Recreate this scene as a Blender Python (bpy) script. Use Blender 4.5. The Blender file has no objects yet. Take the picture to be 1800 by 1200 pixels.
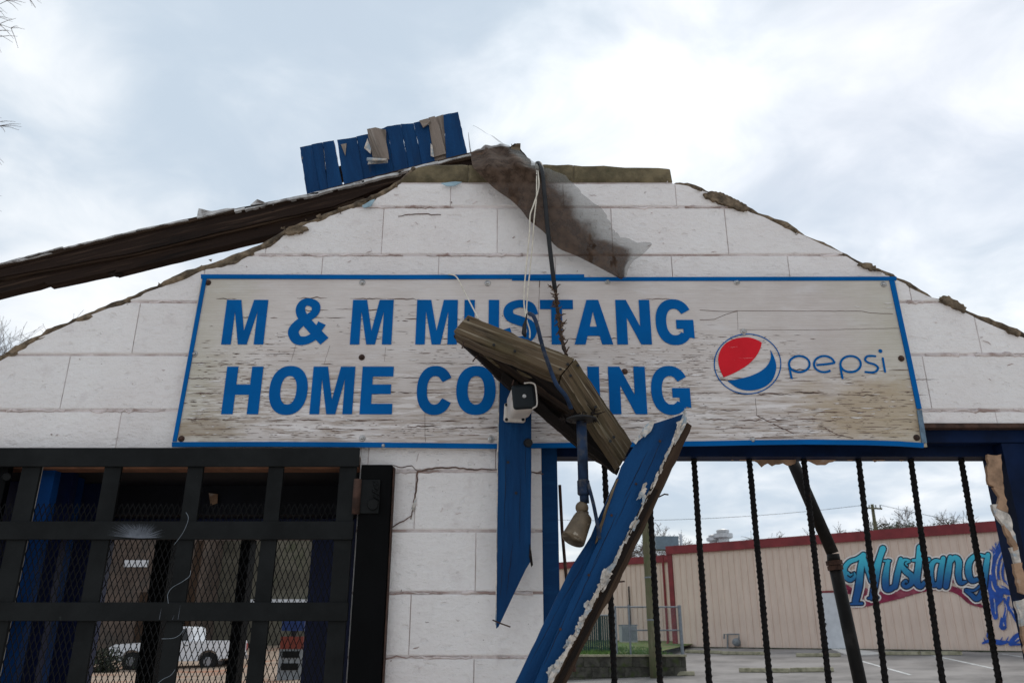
import bpy, math, random
from mathutils import Vector, Matrix, noise as mnoise
from mathutils.geometry import tessellate_polygon
R = random.Random(7)
sc = bpy.context.scene
C = sc.collection

# ------------------------------------------------------------------ camera, sky, sun, exposure
FPX, TH, EYE = 1390.0, math.radians(20.15), 1.6
cam_d = bpy.data.cameras.new('camera')
cam = bpy.data.objects.new('camera', cam_d); C.objects.link(cam)
cam.location = (0, 0, EYE); cam.rotation_euler = (math.radians(90) + TH, 0, 0)
cam_d.sensor_width = 36; cam_d.lens = FPX / 1800 * 36
cam_d.clip_start = .05; cam_d.clip_end = 2000
cam_d.dof.use_dof = True; cam_d.dof.focus_distance = 2.9; cam_d.dof.aperture_fstop = 7.1
sc.camera = cam

SUN_EL, SUN_AZ = math.radians(52), math.radians(24)      # azimuth measured from +Y towards +X
sun_dir = Vector((math.sin(SUN_AZ) * math.cos(SUN_EL), math.cos(SUN_AZ) * math.cos(SUN_EL), math.sin(SUN_EL)))
w = bpy.data.worlds.new('World'); sc.world = w; w.use_nodes = True
nt = w.node_tree; N = nt.nodes; L = nt.links; N.clear()
def wn(t, **k):
    n = N.new(t)
    for a, b in k.items(): setattr(n, a, b)
    return n
def wmath(op, a, b=None, clamp=False):
    n = wn('ShaderNodeMath', operation=op, use_clamp=clamp)
    for i, v in enumerate((a, b)):
        if v is None: continue
        if isinstance(v, (int, float)): n.inputs[i].default_value = v
        else: L.new(v, n.inputs[i])
    return n.outputs[0]
out = wn('ShaderNodeOutputWorld'); bg = wn('ShaderNodeBackground'); bg.inputs[1].default_value = .1
sky = wn('ShaderNodeTexSky', sky_type='NISHITA', sun_disc=False, sun_elevation=SUN_EL, sun_rotation=SUN_AZ)
sky.air_density = 1.0; sky.dust_density = 2.0
tc = wn('ShaderNodeTexCoord'); sep = wn('ShaderNodeSeparateXYZ'); L.new(tc.outputs['Generated'], sep.inputs[0])
zz = wmath('ADD', wmath('MAXIMUM', sep.outputs[2], 0.0), .22)
cmb = wn('ShaderNodeCombineXYZ')
L.new(wmath('DIVIDE', sep.outputs[0], zz), cmb.inputs[0]); L.new(wmath('DIVIDE', sep.outputs[1], zz), cmb.inputs[1])
def wnoise(scale, detail, rough, off, dist=0.0):
    mp = wn('ShaderNodeMapping'); mp.inputs['Location'].default_value = off; L.new(cmb.outputs[0], mp.inputs[0])
    n = wn('ShaderNodeTexNoise'); n.inputs['Scale'].default_value = scale; n.inputs['Detail'].default_value = detail
    n.inputs['Roughness'].default_value = rough; n.inputs['Distortion'].default_value = dist
    L.new(mp.outputs[0], n.inputs['Vector']); return n.outputs[0]
def wramp(v, *stops):
    r = wn('ShaderNodeValToRGB'); e = r.color_ramp.elements; r.color_ramp.interpolation = 'EASE'
    while len(e) < len(stops): e.new(.5)
    for i, (p, c) in enumerate(stops):
        e[i].position = p; e[i].color = (c, c, c, 1)
    L.new(v, r.inputs[0]); return r.outputs[0]
n1 = wnoise(1.15, 7, .52, (18.03, .61, .23), .35)
n2 = wnoise(1.75, 7, .45, (10.83, 18.78, 3.43), .25)
n3 = wnoise(4.6, 7, .55, (4.33, 8.44, .26), .4)
cover = wramp(n1, (.30, .70), (.56, 1.0))
mixn = wmath('ADD', wmath('MULTIPLY', n2, .60), wmath('MULTIPLY', n3, .40))
dot = wn('ShaderNodeVectorMath', operation='DOT_PRODUCT'); L.new(tc.outputs['Generated'], dot.inputs[0]); dot.inputs[1].default_value = sun_dir
glow = wmath('POWER', wmath('MAXIMUM', dot.outputs['Value'], 0.0), 5.0)          # thin cloud is brighter round the hidden sun
tone = wramp(wmath('ADD', mixn, wmath('MULTIPLY', glow, .03)), (.385, 0.0), (.725, 1.0))
cmx = wn('ShaderNodeMix', data_type='RGBA'); L.new(tone, cmx.inputs['Factor']); cmx.inputs['A'].default_value = (4.6, 5.4, 6.3, 1); cmx.inputs['B'].default_value = (8.2, 8.35, 8.5, 1)
ccol = wn('ShaderNodeVectorMath', operation='SCALE'); L.new(cmx.outputs['Result'], ccol.inputs[0]); L.new(wmath('ADD', 1.0, wmath('MULTIPLY', glow, wmath('MULTIPLY', tone, .25))), ccol.inputs['Scale'])
blue = wn('ShaderNodeVectorMath', operation='SCALE'); L.new(sky.outputs[0], blue.inputs[0]); blue.inputs['Scale'].default_value = .8
mix = wn('ShaderNodeMix', data_type='RGBA'); L.new(cover, mix.inputs['Factor']); L.new(blue.outputs[0], mix.inputs['A']); L.new(ccol.outputs[0], mix.inputs['B'])
L.new(mix.outputs['Result'], bg.inputs[0]); L.new(bg.outputs[0], out.inputs[0])

sd = bpy.data.lights.new('sun', 'SUN'); sd.energy = 1.1; sd.angle = math.radians(25); sd.color = (1, .95, .88)
so = bpy.data.objects.new('sun', sd); C.objects.link(so); so.rotation_euler = sun_dir.to_track_quat('Z', 'Y').to_euler()
so.location = (0, 0, 20)
vs = sc.view_settings; vs.view_transform = 'Standard'; vs.look = 'None'; vs.gamma = 1; vs.use_curve_mapping = False; vs.exposure = 0.36

# ------------------------------------------------------------------ placing: rays through the photograph's pixels onto real planes
ct, st = math.cos(TH), math.sin(TH)
def ray(px, py):
    x, y = (px - 900) / FPX, (600 - py) / FPX
    return Vector((x, ct - y * st, st + y * ct))
def P(px, py, Y):
    d = ray(px, py); t = Y / d.y
    return Vector((d.x * t, Y, EYE + d.z * t))
def PX(px, py, Y): return P(px, py, Y).x
def PZ(py, Y): return P(900, py, Y).z

# ------------------------------------------------------------------ objects
WM = {}
def setw(o, M, parent):
    if parent is not None:
        o.parent = parent
        o.matrix_parent_inverse = WM[parent.name].inverted()
    o.matrix_basis = M
    WM[o.name] = M
def tag(o, label=None, cat=None, group=None, kind=None):
    for k, v in (('label', label), ('category', cat), ('group', group), ('kind', kind)):
        if v: o[k] = v
    return o
def thing(name, label, cat, loc, group=None):
    o = bpy.data.objects.new(name, None); C.objects.link(o); o.empty_display_size = .1
    setw(o, Matrix.Translation(Vector(loc)), None)
    return tag(o, label, cat, group)
def mk(name, verts, faces, mat, parent=None, M=None, smooth=False, local=False):
    me = bpy.data.meshes.new(name)
    M = M or Matrix()
    if not local and M != Matrix():
        I = M.inverted(); verts = [I @ Vector(v) for v in verts]
    me.from_pydata([tuple(v) for v in verts], [], faces); me.update()
    if mat: me.materials.append(mat)
    if smooth: me.polygons.foreach_set('use_smooth', [True] * len(me.polygons))
    o = bpy.data.objects.new(name, me); C.objects.link(o); setw(o, M, parent)
    return o
def frame(origin, ex, n):
    ex = Vector(ex).normalized(); n = Vector(n); n = (n - ex * n.dot(ex)).normalized(); ey = n.cross(ex)
    M = Matrix((ex, ey, n)).transposed().to_4x4(); M.translation = Vector(origin); return M
class MB:
    def __init__(s): s.v = []; s.f = []
    def add(s, v, f):
        b = len(s.v); s.v += [Vector(q) for q in v]; s.f += [[b + i for i in q] for q in f]; return s
    def hexa(s, q8): return s.add(q8, [(0, 1, 2, 3), (7, 6, 5, 4), (0, 4, 5, 1), (1, 5, 6, 2), (2, 6, 7, 3), (3, 7, 4, 0)])
    def box(s, lo, hi):
        (a, b, c), (d, e, f) = lo, hi
        return s.hexa([(a, b, c), (d, b, c), (d, b, f), (a, b, f), (a, e, c), (d, e, c), (d, e, f), (a, e, f)])
    def bar(s, a, b, up, w_, t_):
        a = Vector(a); b = Vector(b); x = (b - a).normalized(); u = Vector(up); u = (u - x * u.dot(x)).normalized(); v = x.cross(u)
        q = []
        for k in (-1, 1):
            for p, m in ((a, -1), (b, -1), (b, 1), (a, 1)): q.append(p + u * (m * w_ / 2) + v * (k * t_ / 2))
        return s.hexa(q)
    def tube(s, pts, r, n=6, cap=True):
        pts = [Vector(p) for p in pts]; m = len(pts); rr = r if isinstance(r, (list, tuple)) else [r] * m
        b = len(s.v); ref = None
        for i, p in enumerate(pts):
            t = (pts[min(i + 1, m - 1)] - pts[max(i - 1, 0)]).normalized()
            if ref is None: ref = t.orthogonal().normalized()
            ref = (ref - t * ref.dot(t)).normalized(); bi = t.cross(ref)
            for k in range(n):
                a = 2 * math.pi * k / n
                s.v.append(p + (ref * math.cos(a) + bi * math.sin(a)) * rr[i])
        for i in range(m - 1):
            for k in range(n):
                k2 = (k + 1) % n
                s.f.append([b + i * n + k, b + i * n + k2, b + (i + 1) * n + k2, b + (i + 1) * n + k])
        if cap:
            s.f.append([b + k for k in range(n)][::-1]); s.f.append([b + (m - 1) * n + k for k in range(n)])
        return s
    def build(s, name, mat, parent=None, M=None, smooth=False): return mk(name, s.v, s.f, mat, parent, M, smooth)
def poly3(loops, depth):
    """solid from coplanar loops (outer + holes) swept by depth"""
    loops = [[Vector(p) for p in l] for l in loops]
    flat = [p for l in loops for p in l]; n = len(flat)
    tr = tessellate_polygon(loops)
    d = Vector(depth)
    v = flat + [p + d for p in flat]
    f = []
    for t in tr:
        t = list(t)
        nn = (flat[t[1]] - flat[t[0]]).cross(flat[t[2]] - flat[t[0]])
        if nn.dot(d) > 0: t.reverse()
        f.append(t); f.append([i + n for i in reversed(t)])
    b = 0
    for l in loops:
        m = len(l)
        for i in range(m):
            j = (i + 1) % m; f.append([b + i, b + j, b + j + n, b + i + n])
        b += m
    return v, f
def recalc(o):
    import bmesh
    bm = bmesh.new(); bm.from_mesh(o.data); bmesh.ops.recalc_face_normals(bm, faces=bm.faces); bm.to_mesh(o.data); bm.free(); return o
def jag(pts, step, amp, rng=R, closed=True):
    o = []
    m = len(pts)
    for i in range(m if closed else m - 1):
        a = Vector(pts[i]); b = Vector(pts[(i + 1) % m]); k = max(1, int((b - a).length / step))
        nrm = Vector((-(b - a).z, 0, (b - a).x)).normalized()
        for j in range(k):
            p = a.lerp(b, j / k)
            if j: p = p + nrm * rng.uniform(-amp, amp)
            o.append(p)
    if not closed: o.append(Vector(pts[-1]))
    return o
def prism(name, mat, parent, pts, Y, th, grain=None, step=None, amp=0, depth=None, bev=0):
    """solid board: outline given as photograph pixels on the plane y = Y (or per-point Y), th metres deep"""
    W_ = [P(p[0], p[1], p[2] if len(p) > 2 else Y) for p in pts]
    if step: W_ = jag(W_, step, amp)
    d = Vector(depth) if depth else Vector((0, th, 0))
    v, f = poly3([W_], d)
    c = sum(W_, Vector()) / len(W_) + d * .5
    if grain: ex = P(*grain[1], Y) - P(*grain[0], Y) if len(grain[0]) == 2 else P(*grain[1]) - P(*grain[0])
    else: ex = Vector((1, 0, 0))
    o = mk(name, v, f, mat, parent, frame(c, ex, (0, -1, 0)))
    recalc(o)
    if bev:
        b = o.modifiers.new('bevel', 'BEVEL'); b.width = bev; b.segments = 2; b.limit_method = 'ANGLE'; b.angle_limit = .7
    return o
def smooth_path(p, k=6):
    p = [Vector(q) for q in p]; o = []
    for i in range(len(p) - 1):
        a = p[max(i - 1, 0)]; b = p[i]; c = p[i + 1]; d = p[min(i + 2, len(p) - 1)]
        for j in range(k):
            t = j / k
            o.append(.5 * ((2 * b) + (c - a) * t + (2 * a - 5 * b + 4 * c - d) * t * t + (3 * b - a - 3 * c + d) * t ** 3))
    o.append(p[-1]); return o
def cable(name, mat, px, r, label, cat, group=None, n=8, k=6):
    pts = smooth_path([P(*q) for q in px], k)
    o = MB().tube(pts, r, n).build(name, mat, None, Matrix.Translation(pts[0]), True)
    return tag(o, label, cat, group)

# ------------------------------------------------------------------ materials
class Mat:
    def __init__(s, name, rough=.7, metal=0, spec=.35, coord='Object', rand=True):
        s.m = bpy.data.materials.new(name); s.m.use_nodes = True; s.t = s.m.node_tree
        s.b = s.t.nodes['Principled BSDF']
        s.b.inputs['Roughness'].default_value = rough; s.b.inputs['Metallic'].default_value = metal
        s.b.inputs['Specular IOR Level'].default_value = spec
        t = s.n('ShaderNodeTexCoord'); s.co = t.outputs[coord]
        if rand:
            oi = s.n('ShaderNodeObjectInfo'); v = s.n('ShaderNodeVectorMath', operation='MULTIPLY_ADD')
            cx = s.n('ShaderNodeCombineXYZ')
            for i in range(3): s.l(oi.outputs['Random'], cx.inputs[i])
            s.l(cx.outputs[0], v.inputs[0]); v.inputs[1].default_value = (37, 53, 71); s.l(s.co, v.inputs[2]); s.co = v.outputs[0]
    def n(s, t, **k):
        n = s.t.nodes.new(t)
        for a, b in k.items(): setattr(n, a, b)
        return n
    def l(s, a, b): s.t.links.new(a, b)
    def val(s, x, inp):
        if isinstance(x, (int, float)): inp.default_value = x
        elif isinstance(x, tuple): inp.default_value = (*x, 1) if len(inp.default_value) == 4 else x
        else: s.l(x, inp)
    def math(s, op, a, b=None, c=None, clamp=False):
        n = s.n('ShaderNodeMath', operation=op, use_clamp=clamp)
        for i, x in enumerate((a, b, c)):
            if x is not None: s.val(x, n.inputs[i])
        return n.outputs[0]
    def noise(s, scale, detail=4, rough=.55, stretch=(1, 1, 1), off=(0, 0, 0), dist=0, co=None):
        mp = s.n('ShaderNodeMapping'); mp.inputs['Scale'].default_value = stretch; mp.inputs['Location'].default_value = off
        s.l(co or s.co, mp.inputs[0])
        n = s.n('ShaderNodeTexNoise'); n.inputs['Scale'].default_value = scale; n.inputs['Detail'].default_value = detail
        n.inputs['Roughness'].default_value = rough; n.inputs['Distortion'].default_value = dist
        s.l(mp.outputs[0], n.inputs['Vector']); return n.outputs[0]
    def voro(s, scale, feature='F1', stretch=(1, 1, 1)):
        mp = s.n('ShaderNodeMapping'); mp.inputs['Scale'].default_value = stretch; s.l(s.co, mp.inputs[0])
        n = s.n('ShaderNodeTexVoronoi', feature=feature); n.inputs['Scale'].default_value = scale; s.l(mp.outputs[0], n.inputs['Vector']); return n.outputs['Distance']
    def step(s, v, lo, hi):
        n = s.n('ShaderNodeMapRange', interpolation_type='SMOOTHSTEP'); s.l(v, n.inputs[0]); n.inputs[1].default_value = lo; n.inputs[2].default_value = hi; return n.outputs[0]
    def mix(s, f, a, b, mode='MIX'):
        n = s.n('ShaderNodeMix', data_type='RGBA', blend_type=mode); s.val(f, n.inputs['Factor']); s.val(a, n.inputs['A']); s.val(b, n.inputs['B']); return n.outputs['Result']
    def sep(s, co=None):
        n = s.n('ShaderNodeSeparateXYZ'); s.l(co or s.co, n.inputs[0]); return n.outputs
    def col(s, c): s.val(c, s.b.inputs['Base Color']); return s
    def bump(s, h, strength=.3, dist=.005):
        n = s.n('ShaderNodeBump'); n.inputs['Strength'].default_value = strength; n.inputs['Distance'].default_value = dist; s.l(h, n.inputs['Height'])
        s.l(n.outputs[0], s.b.inputs['Normal']); return s
def simple(name, c, rough=.7, var=.25, scale=8, detail=5, metal=0, spec=.35, bump=.15, bscale=None, bdist=.003, stretch=(1, 1, 1), stain=None, coord='Object'):
    m = Mat(name, rough, metal, spec, coord)
    n = m.noise(scale, detail, .6, stretch)
    a = tuple(x * (1 - var) for x in c); b = tuple(min(1, x * (1 + var)) for x in c)
    k = m.mix(m.step(n, .3, .7), a, b)
    if stain:
        sc_, lo, hi, scol = stain
        k = m.mix(m.step(m.noise(sc_, 6, .65, off=(5, 9, 2)), lo, hi), k, scol)
    m.col(k)
    if bump: m.bump(m.noise(bscale or scale * 6, 4, .6, stretch), bump, bdist)
    return m.m
def wood(name, dark, mid, light, moss=None, rough=.85, grain=1.0, paint=None):
    m = Mat(name, rough, spec=.2)
    g = m.noise(16 * grain, 8, .68, (.09, 1, 1), dist=.6)
    g2 = m.noise(60 * grain, 4, .6, (.04, 1, 1))
    k = m.mix(m.step(g, .3, .52), dark, mid); k = m.mix(m.step(g2, .5, .75), k, light)
    if moss: k = m.mix(m.math('MULTIPLY', m.step(m.noise(7, 5, .6, (.5, 1, 1), (3, 1, 4)), .42, .68), .75), k, moss)
    k = m.mix(m.step(m.noise(26, 3, .5, (.35, 1, 1), (9, 2, 1)), .70, .76), k, tuple(x * .3 for x in dark))
    m.col(k); m.bump(m.math('ADD', m.math('MULTIPLY', g2, .8), g), .9, .006); return m.m

def make_wall_paint():
    m = Mat('painted_block', .62, spec=.3, rand=False)
    big = m.noise(2.3, 5, .6); med = m.noise(11, 5, .65)
    k = m.mix(m.step(big, .3, .7), (.80, .735, .705), (.86, .81, .78))
    k = m.mix(m.math('MULTIPLY', m.step(med, .56, .74), .35), k, (.60, .52, .50))
    # rain streaks and grime
    k = m.mix(m.math('MULTIPLY', m.step(m.noise(5, 6, .7, (3.2, 1, .5), (2, 4, 1)), .56, .78), .22), k, (.50, .44, .40))
    chips = m.step(m.noise(58, 3, .5, (1, 1, 1.6), (8, 3, 5)), .735, .76)
    k = m.mix(m.math('MULTIPLY', chips, m.step(m.noise(3.3, 3, .5, off=(1, 8, 3)), .45, .6)), k, (.26, .19, .16))
    m.col(k)
    oi = m.n('ShaderNodeObjectInfo'); tint = m.math('ADD', .94, m.math('MULTIPLY', oi.outputs['Random'], .09))
    hs_ = m.n('ShaderNodeVectorMath', operation='SCALE'); m.l(k, hs_.inputs[0]); m.l(tint, hs_.inputs['Scale']); k = hs_.outputs[0]
    pore = m.noise(95, 5, .7); lump = m.noise(30, 6, .66, (1, 1, 2.1)); wave = m.noise(9, 3, .5, (1, 1, 1.3), (4, 4, 4))
    dents = m.step(m.noise(24, 3, .5, (1, 1, 1.6), (7, 7, 2)), .60, .74)
    k = m.mix(m.math('MULTIPLY', dents, .13), k, (.47, .40, .375))
    k = m.mix(m.math('MULTIPLY', m.step(lump, .62, .36), .07), k, (.50, .44, .42))
    m.col(k)
    h = m.math('ADD', m.math('MULTIPLY', pore, .22), m.math('ADD', m.math('MULTIPLY', lump, .6), m.math('SUBTRACT', m.math('MULTIPLY', wave, 1.0), m.math('MULTIPLY', dents, .22))))
    m.bump(h, .85, .0145); return m.m
M_WALL = make_wall_paint()
M_MORTAR = simple('painted_mortar', (.64, .565, .545), .9, .15, 9, stain=(5, .42, .64, (.34, .25, .22)), bscale=90, bump=.5)
M_RIDGE = simple('mortar_ridge_paint', (.66, .575, .55), .75, .18, 14, stain=(9, .46, .62, (.33, .235, .205)), bscale=120, bump=.5)
M_RAW = simple('raw_block', (.150, .118, .068), .95, .45, 12, stain=(6, .5, .75, (.075, .065, .035)), bscale=85, bump=.9, bdist=.006)
M_CRUST = simple('old_mortar', (.165, .12, .078), .95, .55, 30, stain=(14, .48, .66, (.055, .040, .026)), bscale=90, bump=.9, bdist=.006)
M_BLUE = Mat('blue_board_paint', .6, spec=.13)
def _blue():
    m = M_BLUE
    g = m.noise(9, 6, .6, (.25, 1.6, 1)); f = m.noise(30, 5, .6, (.15, 1.5, 1))
    k = m.mix(m.step(g, .3, .7), (.0022, .031, .100), (.0040, .050, .150))
    k = m.mix(m.math('MULTIPLY', m.step(m.noise(4, 6, .7, off=(4, 4, 1)), .58, .74), .45), k, (.010, .024, .050))
    k = m.mix(m.step(m.noise(45, 3, .5, (.6, 1, 1), (2, 7, 7)), .76, .79), k, (.16, .15, .14))
    k = m.mix(m.math('MULTIPLY', m.step(f, .56, .72), .5), k, (.008, .062, .165)); k = m.mix(m.math('MULTIPLY', m.step(m.noise(7, 7, .75, (.5, 2, 1), (8, 8, 3)), .60, .70), .45), k, (.045, .055, .075))
    m.col(k); m.bump(m.math('ADD', f, m.math('MULTIPLY', m.noise(120, 3, .6), .3)), .7, .006); return m.m
M_BLUE = _blue()
M_BLUED = simple('blue_frame_paint', (.0022, .0095, .036), .6, .35, 6, stain=(5, .55, .8, (.002, .005, .014)), bscale=40, spec=.1)
M_SIGNBLUE = simple('sign_blue_vinyl', (.0, .098, .315), .6, .10, 5, stain=(3, .5, .85, (.0, .072, .235)), bump=.06, bscale=30, spec=.06)
M_SIGNRED = simple('sign_red_vinyl', (.60, .016, .026), .6, .10, 4, bump=.05, bscale=30, spec=.08)
M_BLACK = simple('black_gate_paint', (.0088, .0094, .0094), .5, .35, 7, stain=(55, .66, .78, (.032, .036, .034)), bscale=60, bump=.3, spec=.1)
M_BLACKPOST = simple('black_post_paint', (.0022, .0022, .0024), .6, .3, 7, bscale=60, bump=.1, spec=.06)
M_MESH = simple('expanded_steel', (.004, .004, .004), .6, .3, 20, bump=0, spec=.1)
M_RUST = simple('rust', (.055, .027, .018), .85, .5, 26, stain=(18, .5, .7, (.03, .018, .014)), bscale=120, bump=.5)
M_REBAR = simple('black_rebar', (.006, .005, .005), .65, .4, 30, stain=(40, .6, .75, (.045, .022, .015)), bscale=150, bump=.8, spec=.12)
M_STEEL = simple('zinc_screw', (.42, .40, .38), .42, .3, 60, metal=.8, bump=.1)
M_WOODOLD = wood('weathered_timber', (.014, .008, .0045), (.115, .078, .045), (.34, .28, .20), (.085, .064, .030), grain=1.7)
M_BEAMW = wood('roof_beam_wood', (.005, .003, .0022), (.020, .0105, .0068), (.066, .040, .027), grain=1.2)
M_WOODGREY = wood('grey_bare_wood', (.12, .095, .075), (.25, .20, .165), (.37, .32, .28))
M_WOODDARK = wood('dark_wood', (.004, .0028, .0022), (.012, .0075, .0055), (.032, .020, .014))
M_WOODBROWN = wood('brown_board', (.010, .006, .004), (.040, .023, .014), (.085, .055, .034))
M_PEEL = simple('peeling_paint', (.50, .445, .39), .85, .38, 40, stain=(22, .48, .64, (.27, .33, .38)), bscale=80, bump=.6)
M_PAPER = simple('torn_sheathing', (.30, .185, .115), .9, .35, 20, stain=(9, .55, .72, (.46, .40, .35)), bscale=70, bump=.5)
M_SHINGLE = simple('pale_roofing_edge', (.52, .51, .50), .85, .35, 14, stain=(9, .5, .66, (.10, .075, .06)), bscale=60, bump=.6)
M_WHITEP = simple('white_plastic', (.62, .56, .50), .45, .12, 12, stain=(9, .55, .75, (.36, .29, .23)), bump=.05)
M_BLACKG = simple('dark_glass', (.006, .009, .011), .4, .2, 6, bump=0, spec=.2)
M_BLKPL = simple('black_plastic', (.011, .011, .012), .6, .4, 20, bump=.2)
M_CORDW = simple('cream_cord', (.66, .60, .50), .8, .15, 60, bump=.3)
M_LAMPGREY = simple('painted_conduit', (.012, .024, .052), .6, .5, 18, stain=(16, .5, .65, (.055, .055, .06)), bscale=60, spec=.15)
M_LAMPCAN = simple('bronze_lamp_metal', (.125, .09, .056), .55, .3, 26, stain=(34, .56, .66, (.32, .265, .20)), metal=.1, bscale=90, bump=.3)
M_PIPE = simple('dark_pipe', (.010, .0095, .009), .6, .3, 12, stain=(9, .5, .75, (.028, .026, .024)), bscale=60, bump=.2, spec=.14)
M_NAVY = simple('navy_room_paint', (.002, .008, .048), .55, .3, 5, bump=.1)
M_NAVYLIT = simple('lit_reveal_paint', (.003, .040, .155), .6, .25, 5, bump=.1, spec=.1)  # lighter passage blue, painting the lit facets of the reveal
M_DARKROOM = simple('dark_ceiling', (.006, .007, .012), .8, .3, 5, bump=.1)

def make_sign_face():
    m = Mat('weathered_sign_face', .5, spec=.35, rand=False)
    s = m.sep(); X, Z = s[0], s[1]                       # panel frame: x along the board, y up the board
    big = m.noise(2.2, 5, .6); med = m.noise(9, 6, .65, (.4, 1.3, 1))
    k = m.mix(m.step(big, .3, .7), (.545, .475, .435), (.655, .59, .55))
    k = m.mix(m.math('MULTIPLY', m.step(med, .5, .72), .5), k, (.70, .66, .65))
    # vinyl lost in horizontal shreds: more of it towards the wet lower half
    lowm = m.step(m.math('ADD', m.math('MULTIPLY', Z, -1.0), m.math('MULTIPLY', m.noise(3.0, 4, .6, (.5, 1, 1), (2, 2, 2)), .62)), .20, .52)
    sh = m.noise(7, 7, .62, (1, 14, 1), (4, 1, 0), .3)
    k = m.mix(m.math('MULTIPLY', m.step(sh, .48, .58), m.math('ADD', m.math('MULTIPLY', lowm, .75), .12)), k, (.40, .32, .265))
    k = m.mix(m.math('MULTIPLY', m.step(m.noise(5, 7, .65, (1, 8, 1), (9, 6, 0), .4), .53, .60), m.math('ADD', m.math('MULTIPLY', lowm, .75), .15)), k, (.76, .70, .67))
    # green algae near the two ends, brown damp stain in the lower right corner and a small one lower left
    ends = m.step(m.math('ADD', m.math('ABSOLUTE', X), m.math('MULTIPLY', m.noise(4, 5, .6, off=(7, 1, 1)), .5)), 1.25, 1.65)
    k = m.mix(m.math('MULTIPLY', ends, .42), k, (.40, .385, .235))
    def spot(cx, cz, rx, rz, seed):
        dx = m.math('DIVIDE', m.math('SUBTRACT', X, cx), rx); dz = m.math('DIVIDE', m.math('SUBTRACT', Z, cz), rz)
        d = m.math('SQRT', m.math('ADD', m.math('MULTIPLY', dx, dx), m.math('MULTIPLY', dz, dz)))
        return m.step(m.math('ADD', d, m.math('MULTIPLY', m.math('SUBTRACT', m.noise(6, 6, .65, (1, 1.6, 1), (seed, 3, 1)), .5), 1.5)), 1.15, .45)
    k = m.mix(m.math('MULTIPLY', spot(1.20, -.20, .36, .15, 1), .7), k, (.40, .29, .165))
    k = m.mix(m.math('MULTIPLY', spot(1.38, -.27, .09, .10, 5), .6), k, (.17, .105, .05))
    k = m.mix(m.math('MULTIPLY', spot(-1.26, -.27, .20, .045, 8), .55), k, (.24, .155, .08))
    k = m.mix(m.math('MULTIPLY', m.step(m.noise(13, 6, .7, (.5, 3, 1), (1, 5, 9)), .60, .72), m.math('MULTIPLY', lowm, .55)), k, (.27, .195, .13))
    # flutes of the corrugated plastic
    wv = m.n('ShaderNodeTexWave', wave_type='BANDS', bands_direction='Y'); wv.inputs['Scale'].default_value = 46; wv.inputs['Distortion'].default_value = .25
    m.l(m.co, wv.inputs['Vector'])
    k = m.mix(m.math('MULTIPLY', wv.outputs['Fac'], .12), k, (.36, .31, .29))
    # thin breaks in the vinyl
    cr = m.step(m.noise(5.5, 3, .5, (1, 26, 1), (6, 6, 6), .15), .655, .672)
    k = m.mix(m.math('MULTIPLY', cr, m.math('ADD', m.math('MULTIPLY', lowm, .75), .15, clamp=True)), k, (.135, .085, .065))
    m.col(k); m.bump(m.math('ADD', wv.outputs['Fac'], m.math('MULTIPLY', sh, 2.5)), .22, .002); return m.m
M_SIGN = make_sign_face()
M_TEAR = simple('vinyl_break', (.115, .07, .055), .9, .5, 30, bump=0)
M_CURL = simple('lifted_vinyl', (.74, .69, .66), .7, .12, 30, bump=0)

def make_screen():
    m = Mat('sooty_insect_screen', .9, spec=.1, rand=False)
    at = m.n('ShaderNodeAttribute', attribute_name='across'); u = at.outputs['Fac']
    n = m.noise(9, 6, .65); n2 = m.noise(30, 5, .6, off=(3, 3, 3))
    soot = m.step(m.math('ADD', u, m.math('MULTIPLY', m.math('SUBTRACT', m.noise(8, 6, .62), .5), .5)), .84, .60)
    k = m.mix(m.step(n2, .35, .7), (.045, .027, .018), (.100, .065, .046))
    k = m.mix(m.step(m.noise(13, 4, .6, off=(8, 1, 4)), .64, .8), k, (.11, .055, .025))
    k = m.mix(soot, (.22, .215, .20), k)
    m.col(k)
    thin = m.step(u, 1.15, 1.4)
    al = m.math('ADD', m.math('MULTIPLY', soot, .40), m.math('ADD', m.math('ADD', .38, m.math('MULTIPLY', n2, .22)), m.math('MULTIPLY', m.step(m.noise(16, 5, .6, (1, 1, .35), (2, 9, 9)), .58, .66), .22)))
    m.l(m.math('MULTIPLY', al, m.math('SUBTRACT', 1.0, m.math('MULTIPLY', thin, .93)), clamp=True), m.b.inputs['Alpha'])
    m.bump(m.noise(22, 4, .6, (1, 1, .5)), .5, .009); return m.m
M_SCREEN = make_screen()

# ================================================================== GROUND AND LOT
Abase = Vector((7.58, 38.7, 0)); Bbase = Vector((17.5, 29.9, 0))
along = (Bbase - Abase).normalized(); nfront = Vector((along.y, -along.x, 0))
if nfront.y > 0: nfront = -nfront
ZB = .95
def gz(x, y):
    s = (Vector((x, y, 0)) - Abase).dot(nfront)
    return max(0.0, min(ZB, ZB - .055 * s))
def G(px, py):
    d = ray(px, py); t = 1.0
    for i in range(4000):
        p = d * t; 
        if EYE + p.z <= gz(p.x, p.y): break
        t += .02
    return Vector((p.x, p.y, gz(p.x, p.y)))
def UB(px, py, off=.03, base=None):
    """point of the far building's front plane seen at a pixel"""
    d = ray(px, py); A = (base or Abase) + nfront * off
    t = (A.dot(nfront)) / (d.dot(nfront))
    return Vector((d.x * t, d.y * t, EYE + d.z * t))

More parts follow.
